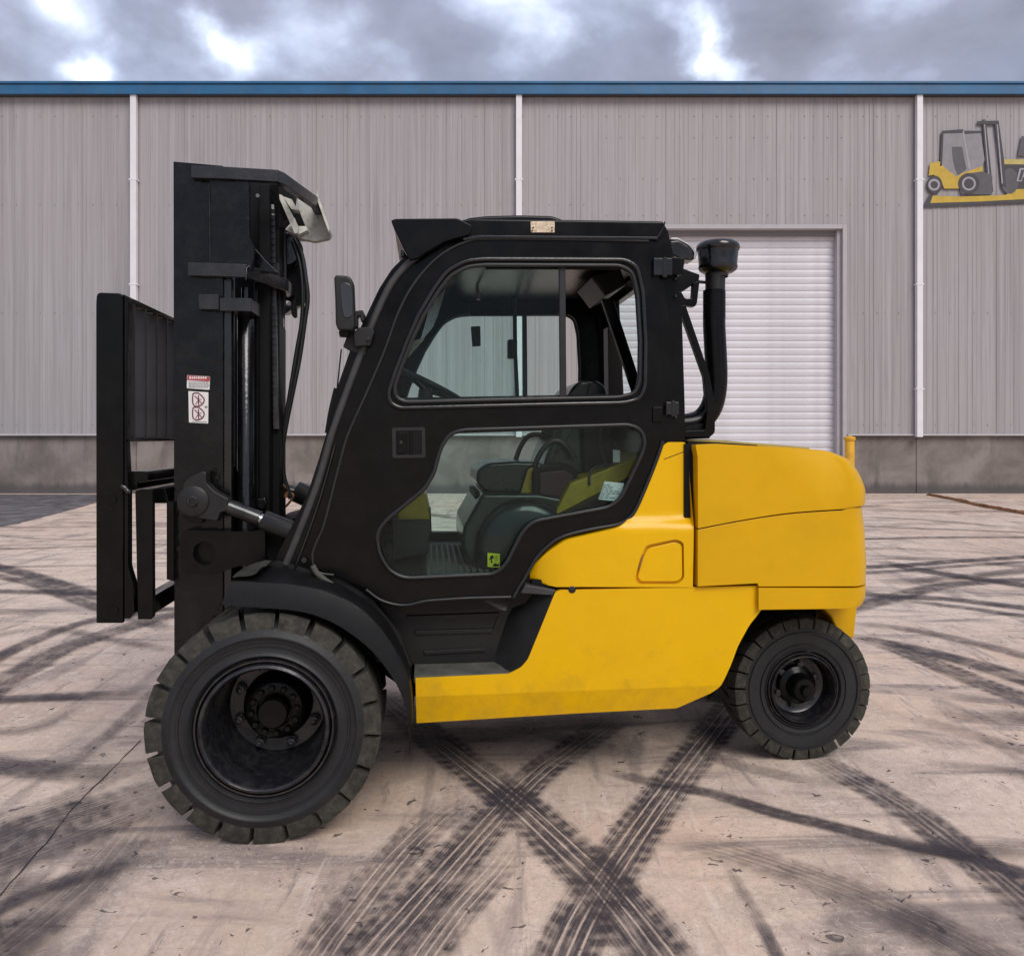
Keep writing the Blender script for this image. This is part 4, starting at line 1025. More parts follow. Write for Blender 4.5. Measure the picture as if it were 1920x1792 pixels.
# bake handle pieces
bm = bmesh.new(); add_prism(bm, poly([(742, 808), (791, 807), (791, 852), (743, 853)], yD0), yD0-.0008, yD0+.001); fpart(bm, 'handle_recess', 'dark', door_n, smooth=0)
bm = bmesh.new(); add_prism(bm, poly([(745, 811, 3), (763, 811, 2), (763, 850, 2), (745, 850, 3)], yD0), yD0-.006, yD0-.001); add_prism(bm, poly([(768, 808), (774, 808), (774, 852), (768, 852)], yD0), yD0-.006, yD0-.001); fpart(bm, 'handle_lever', 'black', door_n, bevel=.002)
bm = bmesh.new(); add_lathe(bm, [(.006, 0), (.006, -.004), (.001, -.004)], P(752, 829, yD0-.006), 12); fpart(bm, 'lock', 'darksteel', door_n)
# hinges
for a, b, c, d_ in ((1223, 486, 1258, 518), (1246, 754, 1270, 778)):
    bm = bmesh.new(); add_prism(bm, poly([(a, b), (c, b), (c, d_), (a, d_)], yD0), yD0-.022, yD0+.01); add_tube(bm, [P((a*.35+c*.65), b-3, yD0-.016), P((a*.35+c*.65), d_+3, yD0-.016)], .011, 10); fpart(bm, 'hinge', 'black_gloss', door_n, bevel=.003)
bm = bmesh.new(); add_prism(bm, poly([(1256, 484), (1281, 486), (1278, 517), (1258, 516)], yD0), yD0-.02, yD0+.06); fpart(bm, 'hinge_bracket', 'black', bevel=.003)
bm = bmesh.new(); add_prism(bm, poly([(1223, 763, 3), (1242, 763, 3), (1242, 792, 3), (1223, 792, 3)], yD0), yD0-.008, yD0); fpart(bm, 'latch_cover', 'black', door_n, bevel=.003)
for z_ in (524, 556, 782):
    bm = bmesh.new(); add_hexhead(bm, P(1266, z_, yF0-.001), .008, .01); fpart(bm, 'bolt', 'black_gloss')

# ---- roof
visor = [(733, 413, 3), (742, 410, 3), (858, 409, 4), (888, 424, 8), (880, 440, 5), (835, 452, 10), (800, 472, 10), (783, 484, 4), (768, 487, 4), (757, 468), (740, 432)]
vis = plate('roof_visor', visor, -.655, -.625, 'black', trace=-.655, bevel=.010, bseg=3)
plate('visor_side', visor, .625, .655, 'black', vis, trace=-.655, bevel=.010)
plate('visor_top', [(736, 414), (744, 413), (862, 413), (862, 419), (748, 419)], -.626, .626, 'black', vis, trace=-.655, bevel=.004)
roof = [(862, 413, 6), (880, 409), (1243, 414, 4), (1253, 431), (1237, 446), (880, 446), (850, 440), (856, 425)]
plate('roof', roof, -.632, .632, 'black', trace=-.632, bevel=.01, bseg=3)
plate('roof_dome', [(862, 424), (876, 408), (912, 404, 8), (975, 402.5), (1036, 404, 8), (1060, 413), (1060, 424)], -.44, .44, 'black', trace=-.44, bevel=.015, bseg=3)
plate('gutter_rail', [(868, 445), (900, 441), (1234, 444), (1234, 449), (905, 446), (868, 451)], -.640, -.600, 'black_gloss', trace=-.64, bevel=.002)
bm = bmesh.new(); add_tube(bm, [P(1232, 446, -.637), P(1245, 425, -.637), P(1246, 416, -.637)], .003, 6); fpart(bm, 'weld_seam', 'black_gloss')
bm = bmesh.new(); add_prism(bm, poly([(994, 416, 2), (1040, 415.5, 2), (1040, 437, 2), (995, 437, 2)], -.632), -.638, -.632); rp = fpart(bm, 'roof_plate', 'plate', bevel=.002)
rp['label'] = 'small stamped silver and copper coloured plate'
for a, b in ((1000, 427), (998, 433), (1035, 427), (1035, 433)):
    bm = bmesh.new(); add_lathe(bm, [(.0035, 0), (.003, -.002), (.001, -.002)], P(a, b, -.6385), 10); fpart(bm, 'rivet', 'dark', rp)
# visor bolt behind
bm = bmesh.new(); add_tube(bm, [P(757, 470, -.5), P(757, 484, -.5)], .012, 8); fpart(bm, 'bolt', 'darksteel')

# ---- rear of the cab, crossbars, windscreen
def across(name, pxs, mat, y0=-.54, y1=.54, tr=-.56, **k): return plate(name, pxs, y0, y1, mat, trace=tr, **k)
across('rear_crossbar', [(1240, 440), (1258, 440), (1266, 500), (1248, 500)], 'black')
across('rear_crossbar', [(1256, 740), (1280, 740), (1280, 860), (1256, 860)], 'black')
# rear uprights inside
for y0, y1 in ((-.54, -.44), (.40, .54)):
    bm = bmesh.new(); add_prism(bm, poly([(1248, 495), (1268, 495), (1280, 745), (1258, 745)], -.56), y0, y1); fpart(bm, 'rear_upright', 'black', bevel=.004)
# rear window glass
a = P(1258, 500, -.56); b = P(1272, 742, -.56); bm = bmesh.new()
bm.faces.new([bm.verts.new(q) for q in ((a.x, -.44, a.z), (a.x, .40, a.z), (b.x, .40, b.z), (b.x, -.44, b.z))]); bmesh.ops.solidify(bm, geom=bm.faces[:], thickness=.004); fpart(bm, 'rear_window', 'glass', smooth=0)
# windscreen following the front line of the cab
ws = [(565, 950), (586, 890), (608, 820), (628, 745), (658, 655), (680, 602), (708, 545), (733, 505), (756, 482)]
bm = bmesh.new(); rows = []
for a, b in ws:
    q = P(a+6, b, yF0); rows.append((bm.verts.new((q.x, -.54, q.z)), bm.verts.new((q.x, .54, q.z))))
for a, b in zip(rows[:-1], rows[1:]): bm.faces.new((a[0], a[1], b[1], b[0]))
bmesh.ops.solidify(bm, geom=bm.faces[:], thickness=.004); fpart(bm, 'windscreen', 'glass', smooth=60)
across('front_crossbar', [(752, 478), (800, 460), (860, 444), (880, 452), (800, 486), (762, 500)], 'black')
# wiper
bm = bmesh.new(); add_tube(bm, [P(640, 655, -.58), P(632, 730, -.6), P(625, 770, -.6)], .003, 6); add_tube(bm, catmull([P(630, 728, -.6), P(620, 770, -.6), P(613, 812, -.6)], 4), .009, 6); fpart(bm, 'wiper', 'dark')
# front cowl inside: dash, column, yellow bulkhead
across('bulkhead', [(560, 1000), (600, 900), (640, 905), (690, 985), (690, 1075), (540, 1060)], 'dark', y0=-.50, y1=.50, tr=-.50)
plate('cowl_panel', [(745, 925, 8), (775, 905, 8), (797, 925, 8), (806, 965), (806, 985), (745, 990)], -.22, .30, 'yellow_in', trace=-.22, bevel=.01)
plate('pedal_box', [(735, 975), (808, 975), (802, 1040), (735, 1050)], -.26, .28, 'plastic', trace=-.26, bevel=.006)
bm = bmesh.new(); add_tube(bm, catmull([P(806, 950, -.2), P(808, 1000, -.2), P(806, 1010, -.2)], 4), .004, 6); fpart(bm, 'pedal_rod', 'darksteel')
# steering column and wheel
bm = bmesh.new(); a = P(775, 900, 0); b = P(800, 745, 0); add_tube(bm, [a, a.lerp(b, .5), b], [.05, .035, .03], 12); fpart(bm, 'steering_column', 'dark')
c = P(803, 722, 0.0); ax = Vector((.42, 0, .86)).normalized()
s1 = Vector((0, 1, 0)); s2 = ax.cross(s1).normalized(); bm = bmesh.new()
add_tube(bm, [c+s1*math.cos(t_*math.pi/16)*.17+s2*math.sin(t_*math.pi/16)*.17 for t_ in range(32)], .014, 8, closed=True)
sw = fpart(bm, 'steering_wheel', 'plastic', smooth=60)
bm = bmesh.new()
for t_ in (0.3, 2.4, 4.5): add_tube(bm, [c-ax*.03, c+s1*math.cos(t_)*.165+s2*math.sin(t_)*.165], .010, 6)
add_lathe(bm, [(.035, -.03), (.03, .01), (.001, .012)], c-ax*.03, 16, 'z'); fpart(bm, 'spokes', 'plastic', sw, smooth=50)
# crumpled plastic film at the windscreen
bm = bmesh.new(); g_ = [(838, 535), (832, 560), (822, 590), (812, 612), (795, 632), (776, 640)]
rw = []
for i, (a, b) in enumerate(g_):
    q = P(a, b, -.15); row = []
    for k in range(7):
        row.append(bm.verts.new(q+Vector((-.012*k+.012*noise.noise(Vector((i*1.3, k*1.1, 0))), .05*k*.6, .015*noise.noise(Vector((i, k*2, 5)))-.012*k))))
    rw.append(row)
for a, b in zip(rw[:-1], rw[1:]):
    for k in range(6): bm.faces.new((a[k], a[k+1], b[k+1], b[k]))
fpart(bm, 'plastic_film', 'white', smooth=20)
# far-side inner mirror
plate('inner_mirror', [(884, 609), (902, 608), (903, 646), (887, 647)], .36, .38, 'plastic', trace=.3, bevel=.004)
bm = bmesh.new(); add_tube(bm, [P(965, 560, .52), P(966, 660, .54), P(970, 745, .54)], .011, 8); fpart(bm, 'grab_rail', 'plastic')
bm = bmesh.new(); q = P(962, 655, .53); add_box(bm, (q.x-.03, .50, q.z-.05), (q.x+.02, .56, q.z+.05)); fpart(bm, 'rail_bracket', 'plastic', bevel=.008)
bm = bmesh.new(); add_tube(bm, [P(893, 500, .1), P(897, 562, .1)], .009, 8); fpart(bm, 'headliner_tube', 'steel')
across('headliner', [(860, 452), (1236, 452), (1238, 470), (900, 470)], 'xmember', y0=-.55, y1=.55, tr=-.58, bevel=0)
# work lamp / heater unit inside rear top corner
plate('rear_post', [(1158, 600), (1186, 640), (1190, 760), (1160, 760)], .10, .2, 'rust_dark', trace=-.1, bevel=.006)
plate('rear_brace', [(1128, 560), (1150, 560), (1202, 720), (1202, 745), (1190, 745)], -.36, -.33, 'black', trace=-.36, bevel=.003)
plate('cab_heater', [(1112, 515), (1168, 496), (1180, 530), (1140, 552), (1128, 535)], -.25, .1, 'plastic', trace=-.3, bevel=.008)
# floor with square studs
fz = P(850, 1080, -.585).z
bm = bmesh.new(); x0, x1 = P(700, 1080, -.585).x, P(980, 1080, -.585).x; add_box(bm, (x0, -.585, fz-.03), (x1, .52, fz)); flo = fpart(bm, 'cab_floor', 'plastic', smooth=0)
bm = bmesh.new(); sq = .026
ix = 0
xx = P(800, 1080, -.585).x
while xx < P(935, 1080, -.585).x:
    yy = -.57
    while yy < .30:
        add_box(bm, (xx, yy, fz+.0005), (xx+sq*.62, yy+sq*.62, fz+.004)); yy += sq
    xx += sq
o = fpart(bm, 'floor_mat_studs', 'dusty', flo, smooth=0); o['kind'] = 'stuff'
plate('sill_far', [(640, 1062), (985, 1062), (985, 1092), (640, 1092)], .50, .58, 'dark', trace=-.60, bevel=0)
# engine cover / seat base
cov = [(905, 925, 6), (868, 990, 10), (866, 1030, 10), (885, 1062, 10), (912, 1088, 6), (1100, 1088), (1120, 945), (1010, 925)]
plate('seat_base', cov, -.40, .34, 'cover', trace=-.40, bevel=.035, bseg=4)
bm = bmesh.new(); c = P(985, 1030, -.42)
add_lathe(bm, [(.21, .05), (.21, 0), (.195, -.03), (.16, -.045), (.05, -.05), (.001, -.05)], (c.x, -.42, c.z), 40); fpart(bm, 'air_duct', 'seatm', smooth=60)
bm = bmesh.new(); add_prism(bm, poly([(914, 1036), (937, 1038), (937, 1064), (914, 1062)], -.475), -.479, -.476); dc = fpart(bm, 'warning_sticker', 'decaly', smooth=0); dc['label'] = 'small yellow sticker with black figures'
bm = bmesh.new()
for pg in ([(917, 1050), (920, 1042), (924, 1040), (926, 1046), (922, 1048), (924, 1054), (920, 1056), (921, 1049)], [(923, 1060), (928, 1055), (934, 1058), (936, 1054), (936, 1061), (928, 1062)], [(927, 1041), (934, 1042), (934, 1043), (927, 1042)], [(927, 1045), (934, 1046), (934, 1047), (927, 1046)], [(928, 1049), (933, 1050), (933, 1051), (928, 1050)]):
    add_prism(bm, poly(pg, -.479), -.4805, -.4795)
fpart(bm, 'sticker_print', 'dark', dc, smooth=0)
# seat
plate('seat_cushion', [(893, 905, 8), (895, 880, 10), (915, 868, 10), (960, 865, 8), (1010, 866, 8), (1030, 880, 6), (1026, 912, 10), (990, 925, 10), (910, 926, 10)], -.28, .26, 'seatm', trace=-.28, bevel=.035, bseg=4)
plate('seat_rail', [(890, 922), (1040, 922), (1040, 936), (890, 936)], -.24, .22, 'dark', trace=-.24, bevel=.004)
plate('seat_backrest', [(1010, 920, 10), (1022, 860, 16), (1050, 790, 20), (1062, 745, 20), (1080, 716, 18), (1112, 710, 16), (1136, 722, 14), (1143, 760, 16), (1128, 830, 16), (1095, 905, 14), (1050, 925, 10)], -.24, .24, 'seatm', trace=-.24, bevel=.045, bseg=4)
plate('seat_pad', [(1066, 742, 10), (1082, 722, 12), (1108, 714, 8), (1098, 760, 10), (1060, 830, 12), (1040, 860)], -.252, .252, 'cover', trace=-.25, bevel=.02, bseg=3)
bm = bmesh.new(); add_tube(bm, catmull([P(965, 868, .12), P(975, 840, .12), (P(988, 820, .12)), P(1003, 814, .12), P(1018, 818, .12), P(1026, 835, .12)], 5), .012, 10); fpart(bm, 'armrest_loop', 'plastic', smooth=60)
bm = bmesh.new(); add_tube(bm, catmull([P(998, 905, -.30), P(1004, 870, -.30), P(1020, 840, -.30), P(1042, 826, -.30), P(1062, 838, -.30), P(1078, 862, -.3)], 5), .012, 10); fpart(bm, 'armrest_loop', 'plastic', smooth=60)
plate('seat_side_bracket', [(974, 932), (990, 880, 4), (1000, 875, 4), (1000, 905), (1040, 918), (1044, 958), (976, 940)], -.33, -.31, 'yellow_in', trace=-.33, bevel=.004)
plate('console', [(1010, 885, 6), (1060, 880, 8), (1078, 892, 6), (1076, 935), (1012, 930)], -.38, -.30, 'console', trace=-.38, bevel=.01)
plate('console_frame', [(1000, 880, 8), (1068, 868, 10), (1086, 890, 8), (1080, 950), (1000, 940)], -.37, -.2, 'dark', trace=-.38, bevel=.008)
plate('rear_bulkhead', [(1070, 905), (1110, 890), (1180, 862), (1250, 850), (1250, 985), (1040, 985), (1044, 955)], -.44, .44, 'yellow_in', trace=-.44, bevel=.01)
plate('rear_trim_box', [(1100, 800), (1150, 796), (1168, 850), (1160, 880), (1105, 895)], -.30, .25, 'dark', trace=-.38, bevel=.01)
bm = bmesh.new(); add_tube(bm, catmull([P(1128, 800, -.40), P(1126, 840, -.41), P(1138, 875, -.42), P(1145, 900, -.43)], 5), .006, 8); add_tube(bm, catmull([P(1150, 870, -.42), P(1110, 880, -.44), P(1105, 910, -.45)], 5), .005, 8); fpart(bm, 'hose', 'plastic')
bm = bmesh.new(); add_prism(bm, poly([(1149, 843), (1162, 844), (1162, 867), (1149, 866)], -.44), -.446, -.443); fpart(bm, 'paper_tag', 'decal', smooth=0)
bm = bmesh.new(); add_prism(bm, poly([(1133, 902), (1170, 906), (1160, 940), (1122, 936)], -.585), -.589, -.586); pt = fpart(bm, 'paper_label', 'decal', smooth=0)
bm = bmesh.new(); jr = random.Random(2)
for i in range(7):
    yy = 908+i*4; x0_ = 1131-i*1.6; segs = jr.randint(2, 4); cx_ = x0_
    for k in range(segs):
        w_ = jr.uniform(4, 11); add_prism(bm, poly([(cx_, yy), (cx_+w_, yy+.6), (cx_+w_-.5, yy+2.4), (cx_-.5, yy+2)], -.589), -.5905, -.5893); cx_ += w_+2
fpart(bm, 'label_print', 'print', pt, smooth=0)

# ---- step
ys_n, ys_f = YB+.004, -.50
zt = P(860, 1263, YB).z
plate('step_panel', [(690, 1115), (965, 1108), (1000, 1100), (1000, 1150), (935, 1240), (930, 1246), (770, 1246), (745, 1200)], ys_f, ys_f+.03, 'plastic', bevel=0)
for pts in ([(778, 1182, 2), (925, 1179, 2), (925, 1186, 2), (780, 1190, 2)], [(794, 1220, 2), (912, 1215, 2), (911, 1221, 2), (797, 1227, 2)]):
    plate('step_rib', pts, ys_f-.012, ys_f+.002, 'plastic', bevel=.003)
bm = bmesh.new(); add_tube(bm, [P(762, 1154, ys_f-.001), P(936, 1148, ys_f-.001), P(924, 1180, ys_f-.001)], .003, 6); fpart(bm, 'step_bead', 'dark')
bm = bmesh.new(); a = P(776, 1263, YB+.004); b = P(962, 1263, YB+.004); zt = P(860, 1264, YB+.004).z
add_box(bm, (a.x, YB+.006, zt-.03), (b.x+.03, ys_f, zt)); fpart(bm, 'step_tread', 'dusty', bevel=.003)
# slanted guard between step and rear body
bm = bmesh.new()
q = [P(1042, 1110, YB), P(1012, 1180, YB), P(989, 1236, YB), P(975, 1252, YB), P(958, 1262, YB)]
w = [P(968, 1104, ys_f), P(950, 1160, ys_f), P(932, 1215, ys_f), P(926, 1238, ys_f), P(924, 1247, ys_f)]
w[0] = P(985, 1098, ys_f-.02)
va = [bm.verts.new(v_) for v_ in q]; vm = [bm.verts.new((a.x*.55+b.x*.45, a.y*.6+b.y*.4-.012, a.z*.5+b.z*.5)) for a, b in zip(q, w)]; vb = [bm.verts.new(v_) for v_ in w]
for A_, B_ in ((va, vm), (vm, vb)):
    for i in range(4): bm.faces.new((A_[i], A_[i+1], B_[i+1], B_[i]))
bmesh.ops.solidify(bm, geom=bm.faces[:], thickness=.012); fpart(bm, 'step_guard', 'greyplastic', smooth=60)
plate('guard_cap', [(985, 1096), (1042, 1106), (1036, 1116), (976, 1112)], YB-.002, ys_f, 'greyplastic', trace=YB, bevel=.004)
plate('door_rubber_flap', [(900, 1122), (960, 1119), (948, 1145), (935, 1141)], -.60, -.595, 'dusty', trace=-.60, bevel=0)

# ---- front mudguard
lip = [(415, 1134), (440, 1136), (483, 1139), (547, 1144), (596, 1155), (645, 1179), (693, 1216), (725, 1254), (748, 1292), (761, 1331), (766, 1372), (768, 1420)]
crs = [(434, 1087), (455, 1087), (489, 1089), (547, 1093), (612, 1106), (661, 1131), (709, 1169), (745, 1221), (764, 1262), (771, 1300), (773, 1340), (770, 1400)]
inn = [(456, 1076), (474, 1064), (505, 1060), (556, 1068), (620, 1088), (668, 1112), (720, 1155), (752, 1208), (768, 1250), (775, 1295), (776, 1335), (772, 1390)]
bm = bmesh.new(); rows = []
for a, b, c in zip(catmull([(p[0], p[1], 0) for p in lip], 5), catmull([(p[0], p[1], 0) for p in crs], 5), catmull([(p[0], p[1], 0) for p in inn], 5)):
    A_ = P(a.x, a.y, -.870); B_ = P(b.x, b.y, -.845); C_ = P(c.x, c.y, -.60)
    B1 = B_.lerp(A_, .06); B2 = B_.lerp(C_, .06); Cz = Vector((C_.x, -.40, C_.z))
    if C_.z > B_.z-.02: pass
    rows.append([bm.verts.new(v_) for v_ in (A_, A_.lerp(B_, .5)+Vector((0, -.003, 0)), B1, B_.lerp(C_, .005)+Vector((0, .004, -.003)), B2, C_, Cz)])
for a, b in zip(rows[:-1], rows[1:]):
    for k in range(6): bm.faces.new((a[k], a[k+1], b[k+1], b[k]))
bmesh.ops.solidify(bm, geom=bm.faces[:], thickness=.008)
fpart(bm, 'mudguard', 'fender', smooth=45)
bm = bmesh.new(); rows = []
for a, b, c in zip(lip, crs, inn):
    A_ = P(a[0], a[1], -.870); B_ = P(b[0], b[1], -.845); C_ = P(c[0], c[1], -.60)
    rows.append([bm.verts.new(Vector((v_.x, -v_.y, v_.z))) for v_ in (A_, B_, C_, Vector((C_.x, -.40, C_.z)))])
for a, b in zip(rows[:-1], rows[1:]):
    for k in range(3): bm.faces.new((a[k], a[k+1], b[k+1], b[k]))
bmesh.ops.solidify(bm, geom=bm.faces[:], thickness=.008); fpart(bm, 'mudguard', 'fender', smooth=45)
# torn dusty mat on the front edge of the mudguard
bm = bmesh.new(); rw = []
for i, (a, b, c, d_) in enumerate([(436, 1086, 440, 1080), (447, 1084, 452, 1070), (460, 1085, 466, 1062), (470, 1082, 482, 1057), (480, 1078, 498, 1054), (488, 1070, 512, 1054)]):
    A_ = P(a, b, -.855); B_ = P(c, d_, -.62); rw.append([bm.verts.new(A_.lerp(B_, k/5)+Vector((0, 0, .006+.006*noise.noise(Vector((i*1.7, k*1.3, 2)))))) for k in range(6)])
for a, b in zip(rw[:-1], rw[1:]):
    for k in range(5): bm.faces.new((a[k], a[k+1], b[k+1], b[k]))
bmesh.ops.solidify(bm, geom=bm.faces[:], thickness=.004); fpart(bm, 'grip_mat', 'dusty', smooth=60)
plate('cowl_side', [(490, 1066), (520, 1050), (640, 1085), (700, 1125), (750, 1190), (772, 1250), (700, 1240), (560, 1110)], -.605, -.55, 'plastic', bevel=0)

# ---- mast (tilts as one with the truck body part): outer rails, cross members
YM = -.47
mr = [(325, 303), (420, 312), (420, 1400), (325, 1400)]
bm = bmesh.new()
pl = poly([(325, 303, 1), (418, 311, 1), (418, 1290), (412, 1500), (327, 1500)], YM)
pl = [(a, max(b, .10)) for a, b in pl]
add_prism(bm, pl, YM, YM+.022); xl_, xr_ = min(p[0] for p in pl), max(p[0] for p in pl); zt_ = max(p[1] for p in pl)
for x0, x1 in ((xl_+.001, xl_+.03), (xr_-.03, xr_-.001)): add_box(bm, (x0, YM+.022, .11), (x1, YM+.10, zt_-.03))
add_prism(bm, pl, -YM-.022, -YM)
for x0, x1 in ((xl_+.001, xl_+.03), (xr_-.03, xr_-.001)): add_box(bm, (x0, -YM-.10, .11), (x1, -YM-.022, zt_-.03))
mast = fpart(bm, 'mast', 'mast', bevel=.004)
# inner rails
bm = bmesh.new(); zi = zt_-.05
for s in (1, -1):
    y0, y1 = sorted((s*(YM+.035), s*(YM+.055))); add_box(bm, (xl_+.035, y0, .16), (xr_-.035, y1, zi))
    for xa in (xl_+.032, xr_-.06):
        y0, y1 = sorted((s*(YM+.056), s*(YM+.15))); add_box(bm, (xa, y0, .16), (xa+.026, y1, zi))
fpart(bm, 'inner_mast', 'black_gloss', mast, bevel=.004)
# further rear section bars right of the web
def bar(name, pxa, pxb, ya, yb, pya, pyb, mat='black_gloss', r=None):
    a = P(pxa, 700, ya).x; b = P(pxb, 700, ya).x; z0 = P(pxa, pyb, ya).z; z1 = P(pxa, pya, ya).z
    bm = bmesh.new(); add_box(bm, (a, ya, z0), (b, yb, z1)); return fpart(bm, name, mat, mast, bevel=.003)
bar('rail_flange', 419, 434, YM+.012, YM+.05, 520, 1150)
bar('guide_rail', 476, 484, -.33, -.30, 530, 990, 'black')
bar('guide_rail', 486, 505, -.28, -.20, 345, 1100, 'dark')
bar('guide_rail', 506, 524, -.20, -.06, 345, 1040, 'dark')
bar('back_plate', 440, 500, .02, .06, 345, 1200, 'dark')
bm = bmesh.new(); zb = P(460, 1150, -.36).z; c = P(461, 700, -.36); add_lathe(bm, [(.034, zb), (.034, P(461, 575, -.36).z), (.026, P(461, 570, -.36).z)], (c.x, -.36, 0), 24, 'z', True, True)
add_lathe(bm, [(.018, P(461, 580, -.36).z), (.018, P(461, 540, -.36).z)], (c.x, -.36, 0), 16, 'z', True, True)
bm2 = bmesh.new(); add_lathe(bm2, [(.034, zb), (.034, P(461, 575, -.36).z), (.026, P(461, 570, -.36).z)], (c.x, .36, 0), 24, 'z', True, True); fpart(bm2, 'lift_cylinder', 'black_gloss', mast, smooth=50)
fpart(bm, 'lift_cylinder', 'black_gloss', mast, smooth=50)
bm = bmesh.new(); add_lathe(bm, [(.06, .15), (.06, 1.9), (.03, 1.92), (.03, 2.2)], (P(500, 700, 0).x-.02, 0, 0), 24, 'z', True, True); fpart(bm, 'lift_cylinder', 'dark', mast, smooth=50)
# chains
bm = bmesh.new(); q0 = P(512, 398, -.22); q1 = P(518, 800, -.22)
for k in range(70):
    t_ = k/69; q = q0.lerp(q1, t_); add_box(bm, (q.x-.010, -.235+(k % 2)*.006, q.z-.009), (q.x+.010, -.215+(k % 2)*.006, q.z+.009))
fpart(bm, 'lift_chain', 'darksteel', mast, smooth=0)
bm = bmesh.new(); add_tube(bm, [P(510, 385, -.22), P(511, 405, -.22)], .014, 8); add_hexhead(bm, P(484, 369, -.30), .010, .012); fpart(bm, 'chain_anchor', 'steel', mast)
# centre web plate in the head of the mast
plate('head_plate', [(392, 330), (466, 336), (467, 445), (475, 462), (472, 505), (394, 500)], YM-.012, YM+.03, 'mast', mast, bevel=.004)
plate('head_plate', [(466, 455), (475, 462), (500, 490), (523, 512), (465, 506)], -.40, -.36, 'mast', mast, bevel=.003)
bm = bmesh.new(); add_tube(bm, [P(392, 345, YM-.014), P(393, 400, YM-.014), P(394, 497, YM-.014)], .0035, 6); add_tube(bm, [P(468, 498, YM-.012), P(462, 503, YM-.02), P(461, 525, YM-.024)], .003, 6); fpart(bm, 'weld_bead', 'darksteel', mast, smooth=60)
plate('head_infill', [(395, 333), (520, 338), (552, 352), (546, 400), (520, 432), (506, 445), (506, 520), (400, 505)], -.20, -.12, 'dark', mast, bevel=0)
def swept(name, pts, h_lo, h_hi, t_=.03, mat='xmember'):
    """upright strip following a plan path (list of (x, y)); symmetric about the centre line"""
    pth = pts+[(x_, -y_) for x_, y_ in pts[::-1]]
    bm = bmesh.new(); rows = []
    for i, (x_, y_) in enumerate(pth):
        a = Vector(pth[max(0, i-1)]); b = Vector(pth[min(len(pth)-1, i+1)]); d = (b-a).normalized(); n_ = Vector((-d.y, d.x))
        o_ = Vector((x_, y_))
        i_ = o_+n_*t_
        rows.append([bm.verts.new((o_.x, o_.y, h_lo)), bm.verts.new((o_.x, o_.y, h_hi)), bm.verts.new((i_.x, i_.y, h_hi)), bm.verts.new((i_.x, i_.y, h_lo))])
    for a, b in zip(rows[:-1], rows[1:]):
        for k in range(4): bm.faces.new((a[k], a[(k+1) % 4], b[(k+1) % 4], b[k]))
    bm.faces.new(rows[0]); bm.faces.new(rows[-1][::-1])
    return fpart(bm, name, mat, mast, bevel=.003, smooth=30)
zc1, zc0 = P(440, 313, -.50).z, P(440, 336, -.50).z
swept('cross_member', [(P(358, 330, -.50).x, -.50), (P(425, 330, -.50).x, -.50), (P(520, 330, -.49).x, -.485), (P(534, 330, -.45).x, -.45), (P(596, 360, -.14).x, -.14)], zc0, zc1)
zc1, zc0 = P(400, 493, -.50).z, P(400, 518, -.50).z
swept('cross_member', [(P(352, 500, -.50).x, -.50), (P(400, 500, -.50).x, -.50), (P(462, 500, -.49).x, -.49), (P(540, 525, -.20).x, -.20)], zc0, zc1)
bar('cylinder_clamp', 372, 410, -.50, -.46, 551, 580, 'xmember'); bar('cylinder_clamp', 411, 472, -.49, -.33, 558, 583, 'xmember')
plate('edge_plate', [(557, 364, 2), (597, 378, 2), (614, 423), (620, 441, 3), (617, 447), (590, 453, 5), (557, 446, 5), (545, 436), (562, 420), (560, 395)], -.02, .02, 'white', mast, bevel=.003)
plate('edge_plate', [(597, 362), (599, 372), (621, 436), (619, 442), (596, 378)], -.14, -.02, 'white', mast, trace=-.08, bevel=.002)
plate('chain_bracket', [(523, 364, 2), (529, 366), (559, 424), (558, 438, 2), (552, 438), (524, 374)], -.245, -.21, 'white', mast, bevel=.002)
plate('chain_bracket', [(530, 368, 2), (547, 374), (558, 394), (546, 392)], -.21, -.15, 'white', mast, trace=-.21, bevel=.002)
plate('chain_bracket', [(536, 431), (545, 424), (574, 424), (577, 432), (557, 441), (548, 438)], -.21, -.15, 'white', mast, trace=-.21, bevel=.002)
plate('chain_gap', [(545, 390), (560, 394), (572, 424), (559, 425)], -.06, -.03, 'dark', mast, bevel=0)
# pulley and hose run
c = P(534, 470, -.06); bm = bmesh.new(); add_lathe(bm, [(.001, -.03), (.07, -.03), (.078, -.02), (.066, -.010), (.066, .010), (.078, .02), (.07, .03), (.001, .03)], c, 40); fpart(bm, 'hose_pulley', 'black_gloss', mast, smooth=40)
plate('pulley_bracket', [(505, 430), (545, 432), (560, 470, 8), (572, 545, 6), (577, 562, 4), (556, 575, 6), (540, 562), (525, 560), (505, 540)], -.03, .01, 'dark', mast, bevel=.003)
plate('pulley_bracket', [(545, 560), (556, 560), (556, 594, 4), (551, 596, 3), (546, 590)], -.05, -.02, 'dark', mast, bevel=.003)
for pts, r_ in (([(552, 448), (566, 478), (573, 520), (577, 560), (572, 600), (562, 670), (548, 740), (536, 800), (530, 845), (532, 890), (541, 922), (545, 935)], .010),
                ([(548, 452), (561, 490), (567, 540), (566, 600), (556, 660), (543, 740), (530, 820), (527, 860), (533, 905)], .009),
                ([(524, 400), (527, 470), (530, 560), (524, 610), (514, 660), (505, 740), (496, 820), (488, 900)], .010),
                ([(532, 420), (534, 520), (531, 590), (519, 650), (508, 720), (500, 790)], .008)):
    bm = bmesh.new(); add_tube(bm, catmull([P(a, b, -.10) for a, b in pts], 6), r_, 10); fpart(bm, 'hydraulic_hose', 'rubber', mast, smooth=60)
